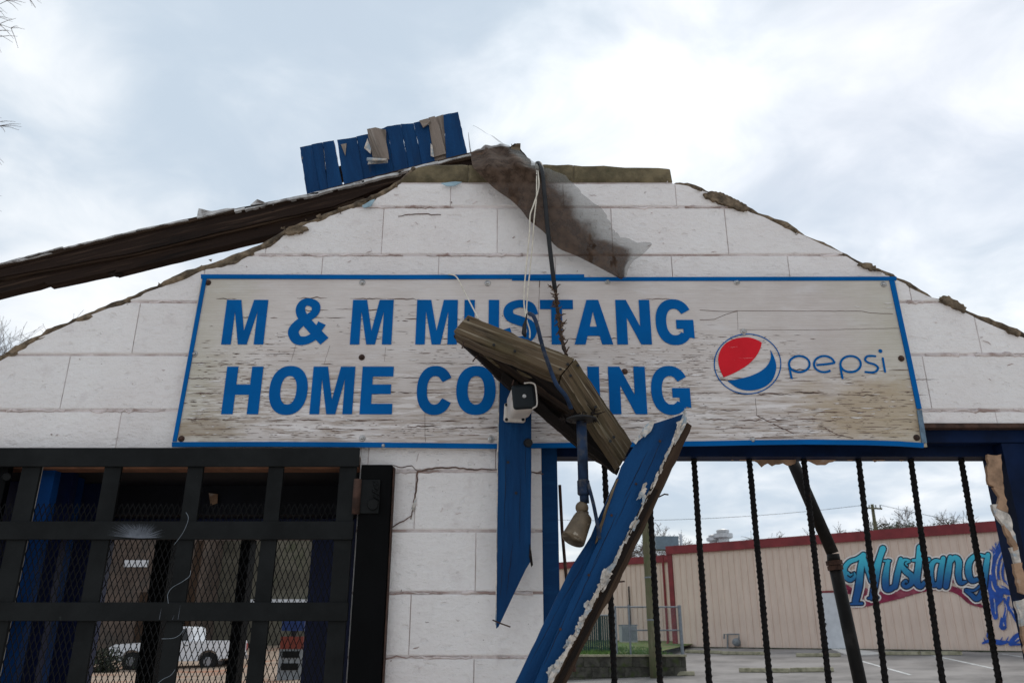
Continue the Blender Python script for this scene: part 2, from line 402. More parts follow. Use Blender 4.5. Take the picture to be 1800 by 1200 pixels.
M_ASPH = simple('old_asphalt', (.235, .215, .20), .9, .30, .7, stain=(.35, .5, .72, (.30, .275, .26)), bscale=18, bump=.5, bdist=.01)
M_SOIL = simple('pale_yard', (.30, .225, .165), .95, .25, 1.1, stain=(.5, .5, .7, (.33, .15, .085)), bscale=14, bump=.5, bdist=.01)
M_CONC = simple('pale_concrete', (.60, .57, .53), .9, .15, .8, stain=(1.4, .55, .75, (.46, .43, .40)), bscale=20, bump=.4)
xs = [-400, -200, -120, -80, -60, -45, -35] + list(range(-30, 45, 2)) + [50, 60, 80, 120, 200, 400]
ys = [-300, -120, -60, -30, -15, -8, -4, 0, 2, 3, 4, 6, 8, 10, 12, 14] + list(range(16, 50, 1)) + [55, 65, 80, 110, 160, 260, 500, 900]
def sheet(name, xs, ys, mat, dz, kind='structure'):
    v = [(x, y, gz(x, y) + dz) for y in ys for x in xs]; nx = len(xs)
    f = [(j * nx + i, j * nx + i + 1, (j + 1) * nx + i + 1, (j + 1) * nx + i) for j in range(len(ys) - 1) for i in range(nx - 1)]
    return tag(mk(name, v, f, mat), kind=kind)
sheet('ground', xs, ys, M_SOIL, 0)
sheet('parking_lot', [x for x in xs if -1 <= x <= 42], [y for y in ys if 10 <= y <= 49], M_ASPH, .006)
sheet('bounce_forecourt', [-30, -15, -8, -4, 0, 4, 8, 15, 30], [-15, -8, -4, 0, 2], M_CONC, .006)  # unseen ground, kept pale to bounce light up onto the wall
M_LINE = simple('parking_line_paint', (.62, .62, .60), .8, .2, 3, stain=(2, .55, .75, (.25, .25, .25)), bump=0)
def gline(a, b, w_):
    A = G(*a); B = G(*b); m = MB(); k = 6; side = (B - A).cross(Vector((0, 0, 1))).normalized() * w_ / 2
    for i in range(k):
        p, q = A.lerp(B, i / k), A.lerp(B, (i + 1) / k)
        for z in (p, q): z.z = gz(z.x, z.y) + .012
        m.add([p - side, q - side, q + side, p + side], [(0, 1, 2, 3)])
    tag(m.build('parking_line', M_LINE), kind='structure')
for a, b in (((1508, 1160), (1600, 1186)), ((1640, 1152), (1752, 1176)), ((1760, 1149), (1830, 1159)), ((1590, 1150), (1560, 1146))):
    gline(a, b, .11)

# ================================================================== FAR METAL BUILDING
def make_siding():
    m = Mat('tan_ribbed_siding', .55, spec=.3, rand=False)
    n = m.noise(.8, 5, .6); s = m.noise(3, 5, .6, (2, 2, .2))
    k = m.mix(m.step(n, .3, .7), (.665, .52, .43), (.745, .595, .495)); k = m.mix(m.math('MULTIPLY', m.step(s, .5, .72), .4), k, (.54, .42, .335)); k = m.mix(m.math('MULTIPLY', m.step(m.noise(1.2, 6, .7, (9, 9, .25), (3, 3, 3)), .58, .72), .4), k, (.47, .35, .27))
    m.col(k); return m.m
M_SIDING = make_siding()
M_TRIM = simple('dark_red_trim', (.20, .024, .028), .5, .2, 2, bump=0)
M_DOOR = simple('white_steel_door', (.60, .61, .63), .5, .08, 3, bump=0)
bld = thing('metal_building', 'long tan ribbed metal building with dark red roof trim and a painted wall', 'building', (Abase.x, Abase.y, ZB))
HB = (UB(1465, 953)).z                                  # eave height
LEN = 22.0
def panel_run(O, ax, out_, zs, ze, count, pw, parent):
    """ribbed siding panels, one object each; the rib profile is real"""
    prof = [(0, 0), (.06, 0), (.062, .040), (.098, .040), (.10, 0)]
    rp = []
    for k in range(3): rp += [(k * pw / 3 + a, b) for a, b in prof]
    rp.append((pw, 0))
    v = []
    for z in (zs, ze): v += [(a, -b, z) for a, b in rp]
    n = len(rp); f = [(i, i + 1, n + i + 1, n + i) for i in range(n - 1)]
    me = None
    for c in range(count):
        M = frame(O + ax * (pw * c), ax, Vector((0, 0, 1))); 
        if ax.cross(Vector((0, 0, 1))).dot(out_) < 0: pass
        # local x along the wall, local -y outwards
        ey = -out_; M = Matrix((ax, ey, Vector((0, 0, 1)))).transposed().to_4x4(); M.translation = O + ax * (pw * c)
        if me is None:
            o = mk('wall_panel', v, f, M_SIDING, parent, M, local=True); me = o.data
        else:
            o = bpy.data.objects.new('wall_panel', me); C.objects.link(o); setw(o, M, parent)
Z0 = Vector((0, 0, 0))
panel_run(Abase + Z0, along, nfront, ZB - .1, HB, 24, .915, bld)
def wbox(name, mat, parent, s0, s1, d0, d1, z0, z1, base=Abase, ax=along, nf=nfront):
    q = []
    for d in (d1, d0):
        for s, z in ((s0, z0), (s1, z0), (s1, z1), (s0, z1)): 
            p = base + ax * s + nf * d; q.append((p.x, p.y, z))
    return recalc(MB().hexa(q).build(name, mat, parent))
wbox('roof_trim', M_TRIM, bld, -.25, LEN, -.05, .12, HB - .02, HB + .36)
wbox('corner_trim', M_TRIM, bld, -.22, .02, -.1, .07, ZB - .1, HB - .025)
wbox('roof', simple('pale_metal_roof', (.35, .35, .35), .5, .1), bld, -.2, LEN, -14, -.06, HB + .1, HB + .2)
wbox('end_wall', M_SIDING, bld, -.2, -.1, -14, -.11, ZB - .1, HB + .05)
def sof(px, py=1137): return (UB(px, py, 0) - Vector((Abase.x, Abase.y, 0))).dot(along)
d0, d1 = sof(1452), sof(1492)
dr = wbox('door', M_DOOR, bld, d0, d1, .03, .06, ZB - .02, UB(1460, 1041).z)
wbox('door_frame', M_TRIM, bld, d0 - .07, d0, .03, .075, ZB - .02, UB(1460, 1041).z); wbox('door_frame', M_TRIM, bld, d1, d1 + .07, .03, .075, ZB - .02, UB(1460, 1041).z)
wbox('door_frame', M_TRIM, bld, d0 - .07, d1 + .07, .03, .075, UB(1460, 1041).z, UB(1460, 1041).z + .08)
wbox('handle', M_BLKPL, dr, d0 + .09, d0 + .16, .06, .11, ZB + .92, ZB + 1.0)
wbox('base_strip', simple('dark_foundation', (.05, .055, .035), .95, .5, 3), bld, 0, LEN, 0, .09, ZB - .2, ZB + .03)
# the recessed older part to the left
A2 = Abase - along * .3 - nfront * 3.2; H2 = HB - .05
wbox('recess_wall', M_SIDING, bld, -.12, 0, -3.2, -.11, ZB - .1, HB - .1)
panel_run(Vector((A2.x, A2.y, 0)) - along * 12.8, along, nfront, ZB - .1, H2, 14, .915, bld)
wbox('roof_trim', M_TRIM, bld, -13, .1, -.05, .12, H2 - .02, H2 + .34, base=A2)
dp = MB(); q0 = A2 + nfront * .12 - along * .25
dp.tube([(q0.x + 3.0 * nfront.x, q0.y + 3.0 * nfront.y, HB - .1), (q0.x + 3.0 * nfront.x, q0.y + 3.0 * nfront.y, ZB + .2), (q0.x + 3.3 * nfront.x, q0.y + 3.3 * nfront.y, ZB + .05)], .06, 8)
dp.build('downspout', M_TRIM, bld)
for px in (1052, 1105):
    p = UB(px, 1030, .05, A2); t = UB(px, 1005 if px == 1052 else 1030, .05, A2)
    MB().tube([(p.x, p.y, ZB), (p.x, p.y, t.z)], .035, 6).build('wall_conduit', M_BLKPL, bld)

# gas meter at the wall
gm = thing('gas_meter', 'grey gas meter and bent pipe against the tan ribbed wall', 'gas meter', UB(1285, 1136, .1))
M_GREY = simple('grey_meter_paint', (.20, .215, .225), .55, .2, 8, bump=.1)
def onB(px, py, off=.15): return UB(px, py, off)
MB().tube([onB(1279, 1140), onB(1279, 1114), onB(1273, 1114), onB(1273, 1122)], .035, 6).build('inlet_pipe', M_GREY, gm)
MB().tube([onB(1279, 1114), onB(1299, 1114), onB(1299, 1121), onB(1292, 1123)], .03, 6).build('outlet_pipe', M_GREY, gm)
c0 = onB(1294, 1128, .2); mbm = MB(); mbm.tube([c0 + nfront * .12, c0 + nfront * .06, c0 - nfront * .1], [.08, .16, .17], 12).build('meter_body', M_GREY, gm, smooth=False)

# vents and box on the roof
M_ALU = simple('bare_aluminium', (.55, .56, .57), .45, .15, 6, metal=.4, bump=0)
def roof_pt(px, py, back):
    p = UB(px, py, -back); return p
for (px, s, lab) in ((1273, 1.0, 'larger silver dome vent standing on the tan building roof'), (1255, .72, 'smaller silver vent beside the larger one on the tan building roof')):
    b = roof_pt(px, 962, .9); b.z = HB + .3
    t = thing('roof_vent', lab, 'vent', b, 'roof vents')
    MB().tube([b, b + Vector((0, 0, .38 * s))], .26 * s, 12).build('vent_neck', M_ALU, t)
    MB().tube([b + Vector((0, 0, z * s)) for z in (.32, .36, .54, .56)], [.36 * s, .44 * s, .44 * s, .30 * s], 12).build('vent_hood', M_ALU, t)
    MB().tube([b + Vector((0, 0, z * s)) for z in (.575, .70, .76)], [.28 * s, .30 * s, .12 * s], 12).build('vent_cap', M_ALU, t)
b = UB(1172, 975, -.9); b.z = HB + .3
t = thing('rooftop_unit', 'blue grey cooling box on the roof above the corner trim', 'cooling unit', b)
MB().box(b + Vector((-.55, -.4, 0)), b + Vector((.55, .5, .62))).build('casing', simple('blue_grey_casing', (.16, .21, .25), .6, .1), t)
MB().tube([b + Vector((.75, 0, 0)), b + Vector((.75, 0, .75))], .07, 8).build('flue', M_DOOR, t)

# mural: painted lettering and horse, thin paint layers on the wall
MUR = (1450, 900, 4.614)
def mb_(x, y, off): return UB(MUR[0] + x / MUR[2], MUR[1] + y / MUR[2], off)
PXM = 1.0 / MUR[2] / (1390 / (.939 * 31.5))             # metres per crop pixel at the wall, roughly
def stroke_poly(c, ws, cap=True):
    L_, R_ = [], []
    n = len(c)
    for i, p in enumerate(c):
        t = (c[min(i + 1, n - 1)] - c[max(i - 1, 0)]).normalized(); s = Vector((-t.y, t.x)); w_ = ws[i] / 2
        L_.append(p + s * w_); R_.append(p - s * w_)
    if cap:
        t = (c[-1] - c[-2]).normalized(); s = Vector((-t.y, t.x)); w_ = ws[-1] / 2
        e = [c[-1] + s * w_ * math.cos(a) + t * w_ * math.sin(a) for a in (.5, 1.1, 1.57, 2.1, 2.7)]
        t2 = (c[0] - c[1]).normalized(); s2 = Vector((-t2.y, t2.x)); w2 = ws[0] / 2
        e2 = [c[0] + s2 * w2 * math.cos(a) + t2 * w2 * math.sin(a) for a in (.5, 1.1, 1.57, 2.1, 2.7)]
        return L_, R_, e, e2
    return L_, R_, [], []
def stroke_mesh(m, c2, ws, place, extra=0):
    """ribbon made of quads plus round ends; place maps 2-D to 3-D"""
    ws = [x + extra for x in ws]
    L_, R_, e, e2 = stroke_poly(c2, ws)
    n = len(L_); v = [place(p) for p in L_] + [place(p) for p in R_]
    f = [(i, n + i, n + i + 1, i + 1) for i in range(n - 1)]
    m.add(v, f)
    if e:
        m.add([place(p) for p in [L_[-1]] + e + [R_[-1]]], [tuple(range(len(e) + 2))])
        m.add([place(p) for p in [R_[0]] + e2 + [L_[0]]], [tuple(range(len(e2) + 2))])
def sm2(pts, k=6):
    return [Vector((q.x, q.y)) for q in smooth_path([(a, b, 0) for a, b in pts], k)]
def interp(ws, n): 
    if isinstance(ws, (int, float)): return [ws] * n
    return [ws[min(len(ws) - 2, int(i * (len(ws) - 1) / (n - 1)))] * (1 - (i * (len(ws) - 1) / (n - 1) - min(len(ws) - 2, int(i * (len(ws) - 1) / (n - 1))))) + ws[min(len(ws) - 2, int(i * (len(ws) - 1) / (n - 1))) + 1] * (i * (len(ws) - 1) / (n - 1) - min(len(ws) - 2, int(i * (len(ws) - 1) / (n - 1)))) for i in range(n)]
def make_grad():
    m = Mat('mural_blue_fade', .6, rand=False); z = m.sep()[2]
    zt, zb = UB(1600, 965).z, UB(1600, 1045).z
    k = m.mix(m.step(m.math('ADD', z, m.math('MULTIPLY', m.math('SUBTRACT', m.noise(5, 4), .5), .35)), zb + .25, zt - .05), (.008, .085, .27), (.06, .52, .66))
    m.col(k); return m.m
M_GRAD = make_grad()
M_MNAVY = simple('mural_navy', (.004, .015, .045), .6, .2, 4, bump=0); M_MWHITE = simple('mural_white', (.80, .74, .70), .6, .12, 3, bump=0)
M_MAG = simple('mural_crimson', (.20, .012, .045), .6, .3, 3, stain=(2.5, .45, .7, (.33, .08, .11)), bump=0); M_HORSE = simple('mural_cobalt', (.015, .075, .36), .6, .25, 5, bump=0)
letters = {
 'M': [([(222, 498), (205, 508), (180, 488), (166, 520), (205, 548), (242, 520), (238, 488)], [16, 22, 26, 34, 36, 28, 16]),
       ([(166, 505), (162, 450), (200, 400), (262, 375), (312, 335)], [34, 40, 38, 34, 26]),
       ([(312, 345), (290, 460), (275, 600), (248, 720)], [44, 52, 56, 50]), ([(212, 742), (300, 738)], [22, 26]),
       ([(312, 350), (345, 460), (372, 560)], [26, 38, 28]), ([(372, 560), (420, 430), (470, 295)], [26, 44, 50]),
       ([(465, 295), (425, 440), (405, 580), (385, 690)], [40, 54, 52, 46]), ([(352, 695), (428, 690)], [20, 22])],
 'u': [([(512, 395), (492, 520), (498, 612), (545, 612), (590, 560)], [34, 52, 54, 44, 26]), ([(615, 378), (588, 500), (570, 600)], [34, 48, 44]), ([(480, 392), (530, 392)], 20)],
 's': [([(668, 432), (655, 412), (690, 395), (645, 385), (622, 425), (655, 475), (705, 520), (700, 575), (660, 603), (632, 582), (655, 552), (668, 570)], [16, 18, 20, 26, 36, 46, 48, 40, 32, 28, 22, 14])],
 't': [([(772, 285), (758, 440), (745, 560), (778, 598), (812, 560)], [50, 50, 54, 44, 26]), ([(712, 388), (842, 382)], [24, 34])],
 'a': [([(945, 400), (895, 392), (862, 440), (858, 530), (885, 588), (935, 560)], [26, 34, 46, 48, 40, 26]), ([(960, 372), (940, 480), (928, 595)], [38, 48, 46])],
 'n': [([(1018, 365), (1000, 480), (982, 598)], [40, 50, 46]), ([(1012, 420), (1050, 366), (1086, 400), (1082, 500), (1100, 568), (1145, 562)], [24, 40, 50, 50, 42, 22])],
 'g': [([(1300, 355), (1225, 350), (1172, 405), (1165, 490), (1195, 552), (1265, 530)], [24, 36, 48, 52, 44, 28]), ([(1322, 345), (1300, 490), (1285, 620), (1235, 700), (1185, 665), (1140, 628), (1210, 632), (1262, 590)], [40, 50, 46, 42, 34, 24, 22, 20])]}
shadow = MB()
for i, (pts, ws) in enumerate((([(172, 600), (215, 640), (180, 650)], [34, 44, 20]), ([(235, 770), (330, 742), (440, 706), (600, 664), (770, 620), (900, 610), (1010, 616), (1100, 650), (1180, 715), (1275, 762)], [10, 46, 66, 74, 60, 42, 46, 52, 56, 20]), ([(1035, 560), (1050, 500), (1062, 570)], [22, 30, 22]), ([(300, 690), (330, 630), (350, 700)], [30, 40, 30]), ([(440, 690), (470, 650), (560, 650)], [30, 40, 50]))):
    c = sm2(pts); stroke_mesh(shadow, c, interp(ws, len(c)), lambda p, i=i: mb_(p.x, p.y, .0425 + .0004 * i))
shadow.build('mural_shadow', M_MAG, bld)
for li, (ch, sts) in enumerate(letters.items()):
    h, o, fl = MB(), MB(), MB()
    for i, (pts, ws) in enumerate(sts):
        c = sm2(pts); wv = [q * 1.16 for q in interp(ws, len(c))]; k = li * 10 + i
        stroke_mesh(h, c, wv, lambda p: mb_(p.x, p.y, .046 + .00015 * k), 34)
        stroke_mesh(o, c, wv, lambda p: mb_(p.x, p.y, .056 + .00015 * k), 12)
        stroke_mesh(fl, c, wv, lambda p: mb_(p.x, p.y, .068 + .00015 * k), -8)
    lo = fl.build('mural_letter', M_GRAD, bld); o.build('letter_outline', M_MNAVY, lo); h.build('letter_halo', M_MWHITE, lo)
horse = MB(); hs = random.Random(3)
def hst(pts, ws, i=[0]):
    c = sm2(pts); i[0] += 1
    stroke_mesh(horse, c, [q * 1.3 for q in interp(ws, len(c))], lambda p, k=i[0]: mb_(p.x, p.y, .0425 + .0004 * k))
for k in range(26):                                       # mane blown upwards
    bx = 1300 + k * 6.5; by = 440 - k * 8.2 + hs.uniform(-18, 18)
    hst([(bx + 30, by + 45), (bx + 8, by), (bx - hs.uniform(2, 30), by - hs.uniform(35, 75))], [20, 16, 2])
for k in range(10):
    bx = 1420 + k * 7; hst([(bx, 300 + k * 6), (bx + 4, 240), (bx - 14 + hs.uniform(-6, 10), 178 + hs.uniform(-8, 22))], [16, 12, 2])
for pts, ws in (([(1420, 300), (1385, 380), (1368, 460), (1375, 560), (1362, 640)], [30, 34, 26, 30, 50]), ([(1452, 290), (1420, 360), (1400, 450), (1412, 540)], [20, 22, 16, 12]),
  ([(1470, 285), (1492, 350), (1510, 430), (1522, 500), (1528, 570)], [18, 26, 34, 44, 30]), ([(1478, 340), (1452, 420), (1440, 500), (1455, 560)], [10, 14, 16, 8]),
  ([(1500, 420), (1480, 430), (1492, 445)], [14, 16, 10]), ([(1520, 560), (1545, 640), (1560, 720)], [26, 22, 14]), ([(1340, 520), (1352, 600), (1372, 680), (1372, 780), (1385, 850)], [26, 56, 60, 44, 30]),
  ([(1380, 640), (1440, 630), (1500, 655)], [70, 56, 24]), ([(1430, 640), (1420, 700), (1400, 740)], [26, 36, 22]), ([(1455, 700), (1470, 780), (1455, 860), (1446, 925)], [16, 18, 24, 46]), ([(1432, 860), (1425, 925)], [14, 20]),
  ([(1490, 690), (1480, 760), (1520, 800), (1562, 870)], [18, 22, 30, 36]), ([(1530, 740), (1548, 800), (1575, 850)], [14, 12, 20]), ([(1340, 950), (1332, 1000)], [30, 36]), ([(1280, 1060), (1340, 1040), (1420, 1055), (1490, 1048)], [12, 26, 34, 10]),
  ([(1420, 1050), (1440, 1010)], [14, 3]), ([(1470, 1045), (1490, 1005)], [12, 3]), ([(1300, 1050), (1290, 1015)], [12, 3]), ([(1350, 1040), (1372, 1012)], [14, 3]), ([(1510, 1060), (1550, 1020), (1590, 990)], [36, 50, 40]), ([(1520, 1070), (1620, 1068)], [16, 12]), ([(1400, 470), (1388, 540)], [10, 14]), ([(1425, 400), (1412, 470)], [8, 12]), ([(1470, 560), (1500, 590)], [18, 20]), ([(1345, 700), (1362, 760)], [22, 20])):
    hst(pts, ws)
horse.build('mural_horse', M_HORSE, bld)
hl = MB()
for k, (pts, ws) in enumerate((([(1440, 310), (1402, 390), (1388, 470), (1394, 540)], [8, 12, 12, 6]), ([(1462, 320), (1436, 400), (1424, 480), (1434, 550)], [6, 10, 10, 6]), ([(1482, 400), (1470, 470), (1472, 530), (1492, 590)], [8, 22, 26, 10]), ([(1498, 330), (1512, 400), (1524, 450)], [5, 9, 5]), ([(1404, 560), (1420, 600), (1460, 612)], [6, 16, 8]), ([(1372, 700), (1380, 760), (1384, 820)], [5, 12, 5]), ([(1462, 740), (1474, 790), (1462, 850)], [5, 9, 5]), ([(1505, 770), (1540, 820)], [6, 12]), ([(1340, 400), (1362, 350), (1380, 330)], [4, 9, 4]), ([(1380, 300), (1400, 250), (1410, 230)], [4, 8, 3]), ([(1440, 240), (1450, 215), (1452, 200)], [4, 7, 3]), ([(1545, 1040), (1570, 1020)], [6, 12]), ([(1448, 895), (1452, 915)], [8, 12]), ([(1352, 560), (1362, 610), (1382, 640)], [5, 12, 8]))):
    c = sm2(pts); stroke_mesh(hl, c, interp(ws, len(c)), lambda p, k=k: mb_(p.x, p.y, .066 + .0005 * k))
hl.build('horse_highlight', simple('mural_pale', (.55, .46, .40), .6, .2, 6, stain=(3, .5, .6, (.16, .26, .50)), bump=0), bld)

# wheel stops
M_STOP = simple('mossy_concrete', (.30, .275, .19), .95, .25, 6, stain=(4, .5, .7, (.15, .14, .08)), bscale=30, bump=.4)
def stop(pa, pb, label):
    a, b_ = G(*pa), G(*pb); ax = (b_ - a).normalized(); sd_ = Vector((-ax.y, ax.x, 0)).normalized()
    v = []; up = Vector((0, 0, 1))
    for p in (a, b_): v += [p - sd_ * .09 + up * .01, p + sd_ * .09 + up * .01, p + sd_ * .055 + up * .13, p - sd_ * .055 + up * .13]
    o = recalc(mk('wheel_stop', v, [(0, 3, 2, 1), (4, 5, 6, 7), (0, 1, 5, 4), (1, 2, 6, 5), (2, 3, 7, 6), (3, 0, 4, 7)], M_STOP, None, Matrix.Translation((a + b_) / 2)))
    bb = o.modifiers.new('bevel', 'BEVEL'); bb.width = .02; bb.segments = 2
    tag(o, label, 'wheel stop', 'concrete wheel stops in the parking lot')
stop((1206, 1147), (1268, 1149), 'wheel stop beside the chain link gate post at the wall foot')
stop((1269, 1150), (1343, 1151), 'wheel stop directly below the gas meter')
stop((1400, 1154), (1478, 1154), 'single wheel stop in front of the white door')
stop((1300, 1181), (1388, 1182), 'nearer wheel stop, left one of the touching pair')
stop((1389, 1181), (1466, 1180), 'nearer wheel stop, right one of the touching pair')
stop((1545, 1151), (1619, 1151), 'wheel stop under the start of the painted lettering')
stop((1620, 1151), (1692, 1151), 'wheel stop under the end of the painted lettering')
stop((1176, 1187), (1221, 1187), 'mossy wheel stop at the foot of the low retaining wall')
pad = MB(); q = [G(1462, 1141), G(1497, 1140), G(1560, 1150), G(1490, 1152)]
pad.add([p + Vector((0, 0, .035)) for p in q] + [p - Vector((0, 0, .02)) for p in q], [(0, 1, 2, 3), (0, 4, 5, 1), (1, 5, 6, 2), (2, 6, 7, 3), (3, 7, 4, 0)])
tag(recalc(pad.build('door_pad', M_CONC)), kind='structure')

# grass bank, retaining wall
rw_a, rw_b = G(1000, 1192), G(1212, 1190); YW = (rw_a.y + rw_b.y) / 2
ZT = PZ(1153, YW); XL, XR = PX(940, 1170, YW), PX(1207, 1170, YW)
M_RWALL = simple('mossy_wall_stone', (.060, .056, .045), .95, .5, 4, stain=(3.2, .5, .7, (.05, .065, .02)), bscale=24, bump=.7, bdist=.012)
rw = thing('retaining_wall', 'low dark mossy block retaining wall below the grass bank', 'retaining wall', ((XL + XR) / 2, YW, gz(XR, YW)))
rows = 3; bh = (ZT - .0) / rows
for r_ in range(rows + 0):
    x = XL - (r_ % 2) * .25
    while x < XR:
        x1 = min(x + .5, XR)
        if x1 - max(x, XL) > .06:
            lo = (max(x, XL) + .008, YW + R.uniform(0, .02), .0 + r_ * bh + .01); hi = (x1 - .008, YW + .28, (r_ + 1) * bh - .008)
            MB().box(lo, hi).build('block', M_RWALL, rw)
        x += .5
MB().box((XL, YW + .03, -.1), (XR - .02, YW + .26, ZT - .02)).build('core', M_RWALL, rw)
MB().box((XL, YW - .03, ZT - .005), (XR + .02, YW + .3, ZT + .05)).build('coping', M_STOP, rw)
MB().box((XR - .25, YW + .31, .1), (XR, YW + 4.2, ZT - .02)).build('return_wall', M_RWALL, rw)
def grass_sheet():
    m = Mat('lawn', .95, spec=.1, rand=False)
    k = m.mix(m.step(m.noise(1.6, 5, .6), .42, .62), (.085, .155, .035), (.27, .235, .12)); m.col(m.mix(m.math('MULTIPLY', m.noise(30, 3, .6), .4), k, (.03, .06, .01))); return m.m
zb2 = ZB + .02
gb = mk('grass_bank', [(XL - 2, YW + .3, ZT + .0), (XR - .25, YW + .3, ZT + .0), (XR - .25, YW + 4.2, ZT + .02), (A2.x - along.x * .1, A2.y - along.y * .1, zb2 + .2), ((A2 - along * 12).x, (A2 - along * 12).y, zb2 + .25)], [(0, 1, 2, 3, 4)], grass_sheet())
tag(gb, kind='structure')
gt = MB(); gr = random.Random(5)
for i in range(2600):
    x = gr.uniform(XL, XR - .3); y = YW + .32 + gr.uniform(0, 1) ** 1.6 * 6; z = ZT + (y - YW) / 9 * .2
    a = gr.uniform(0, 6.28); hgt = gr.uniform(.05, .12)
    gt.add([(x - .02 * math.cos(a), y - .02 * math.sin(a), z), (x + .02 * math.cos(a), y + .02 * math.sin(a), z), (x + gr.uniform(-.04, .04), y + gr.uniform(-.03, .03), z + hgt)], [(0, 1, 2)])
tag(gt.build('grass', simple('grass_blade', (.095, .17, .04), .9, .4, 3, bump=0)), kind='stuff')

# chain link fence on the bank
M_GALV = simple('galvanised_pipe', (.20, .225, .25), .5, .2, 10, metal=.3, bump=0)
fc = thing('chain_link_fence', 'grey chain link fence panel with gate posts on the bank', 'fence', (PX(1140, 1150, YW + .5), YW + .5, ZT))
YF = YW + .5
def fz(py): return PZ(py, YF)
def fx(px, py): return PX(px, py, YF)
fzb, fzt = fz(1150), fz(1066)
for px, r_, top in ((1083, .032, 1064), (1107, .03, 1062), (1140, .028, 1066), (1197, .055, 1063)):
    x = fx(px, 1110); MB().tube([(x, YF, fzb - .1), (x, YF, fz(top))], r_, 8).build('post', M_GALV, fc)
for py in (1066, 1107):
    MB().tube([(fx(1083 if py == 1066 else 1107, py), YF, fz(py)), (fx(1197, py), YF, fz(py))], .024, 6).build('rail', M_GALV, fc)
cl = MB(); x0, x1 = fx(1083, 1110), fx(1196, 1110); step_ = .075; k = int((x1 - x0) / step_)
for i in range(k):
    for sgn in (1, -1):
        pts = []; z = fzb; j = 0
        while z < fzt:
            pts.append(Vector((x0 + i * step_ + (step_ / 2 if (j % 2) == (0 if sgn > 0 else 1) else -step_ / 2), YF + .006 * sgn, z))); z += step_ * .55; j += 1
        cl.tube(pts, .0035, 3, False)
tag(cl.build('wire_mesh', M_GALV, fc), kind='stuff')
sl = fx(1030, 1110); 
t = thing('privacy_screen_fence', 'dark green slatted chain link screen left of the grey fence', 'fence', (sl, YF + 2.6, ZT))
M_SLAT = simple('dark_green_slat', (.018, .045, .045), .7, .3, 5, bump=0)
YS = YF + 2.6; me = None
for i in range(16):
    x = PX(1022, 1110, YS) + i * .075; MB().box((x - .03, YS, ZT), (x + .03, YS + .012, PZ(1082, YS))).build('slat', M_SLAT, t)
MB().tube([(PX(1018, 1082, YS), YS, PZ(1081, YS)), (PX(1084, 1082, YS), YS, PZ(1081, YS))], .03, 6).build('rail', M_GALV, t)
# outdoor cooling unit
ya = YW + 6.0; ax0, ax1 = PX(1093, 1110, ya), PX(1120, 1110, ya); az0, az1 = PZ(1128, ya), PZ(1097, ya)
t = thing('condenser_unit', 'pale grey outdoor cooling unit with vertical louvres behind the fence', 'cooling unit', ((ax0 + ax1) / 2, ya, az0))
MB().box((ax0, ya, az0), (ax1, ya + .8, az1 - .05)).build('casing', simple('pale_grey_casing', (.36, .38, .39), .6, .1), t)
MB().box((ax0 - .02, ya - .02, az1 - .048), (ax1 + .02, ya + .82, az1)).build('lid', M_GALV, t)
for i in range(14):
    x = ax0 + (i + .5) * (ax1 - ax0) / 14; MB().box((x - .012, ya - .02, az0 + .05), (x + .012, ya - .002, az1 - .08)).build('louvre', M_GALV, t)

# wooden pole in the lot
pb = G(1154, 1191); pole = thing('wooden_pole', 'tall greenish wooden pole rising beside the retaining wall', 'pole', pb)
wp = (.36 / 2) * 0.8
tp = P(1134, 880, pb.y); dirp = (tp - pb) / (tp.z - pb.z)
pts = [pb + dirp * z for z in (-.2, 1, 2.5, 4, 6, 8.2)]
M_POLE = wood('pole_wood', (.055, .050, .030), (.135, .125, .075), (.20, .185, .12), (.10, .12, .055), grain=.5)
MB().tube(pts, [.19, .18, .17, .165, .155, .14], 14).build('shaft', M_POLE, pole, frame(pb, dirp, (0, -1, 0)), True)
for z in (1.65, 2.9): 
    c = pb + dirp * z; MB().tube([c - dirp * .02, c + dirp * .02], .182, 14).build('band', M_GALV, pole)

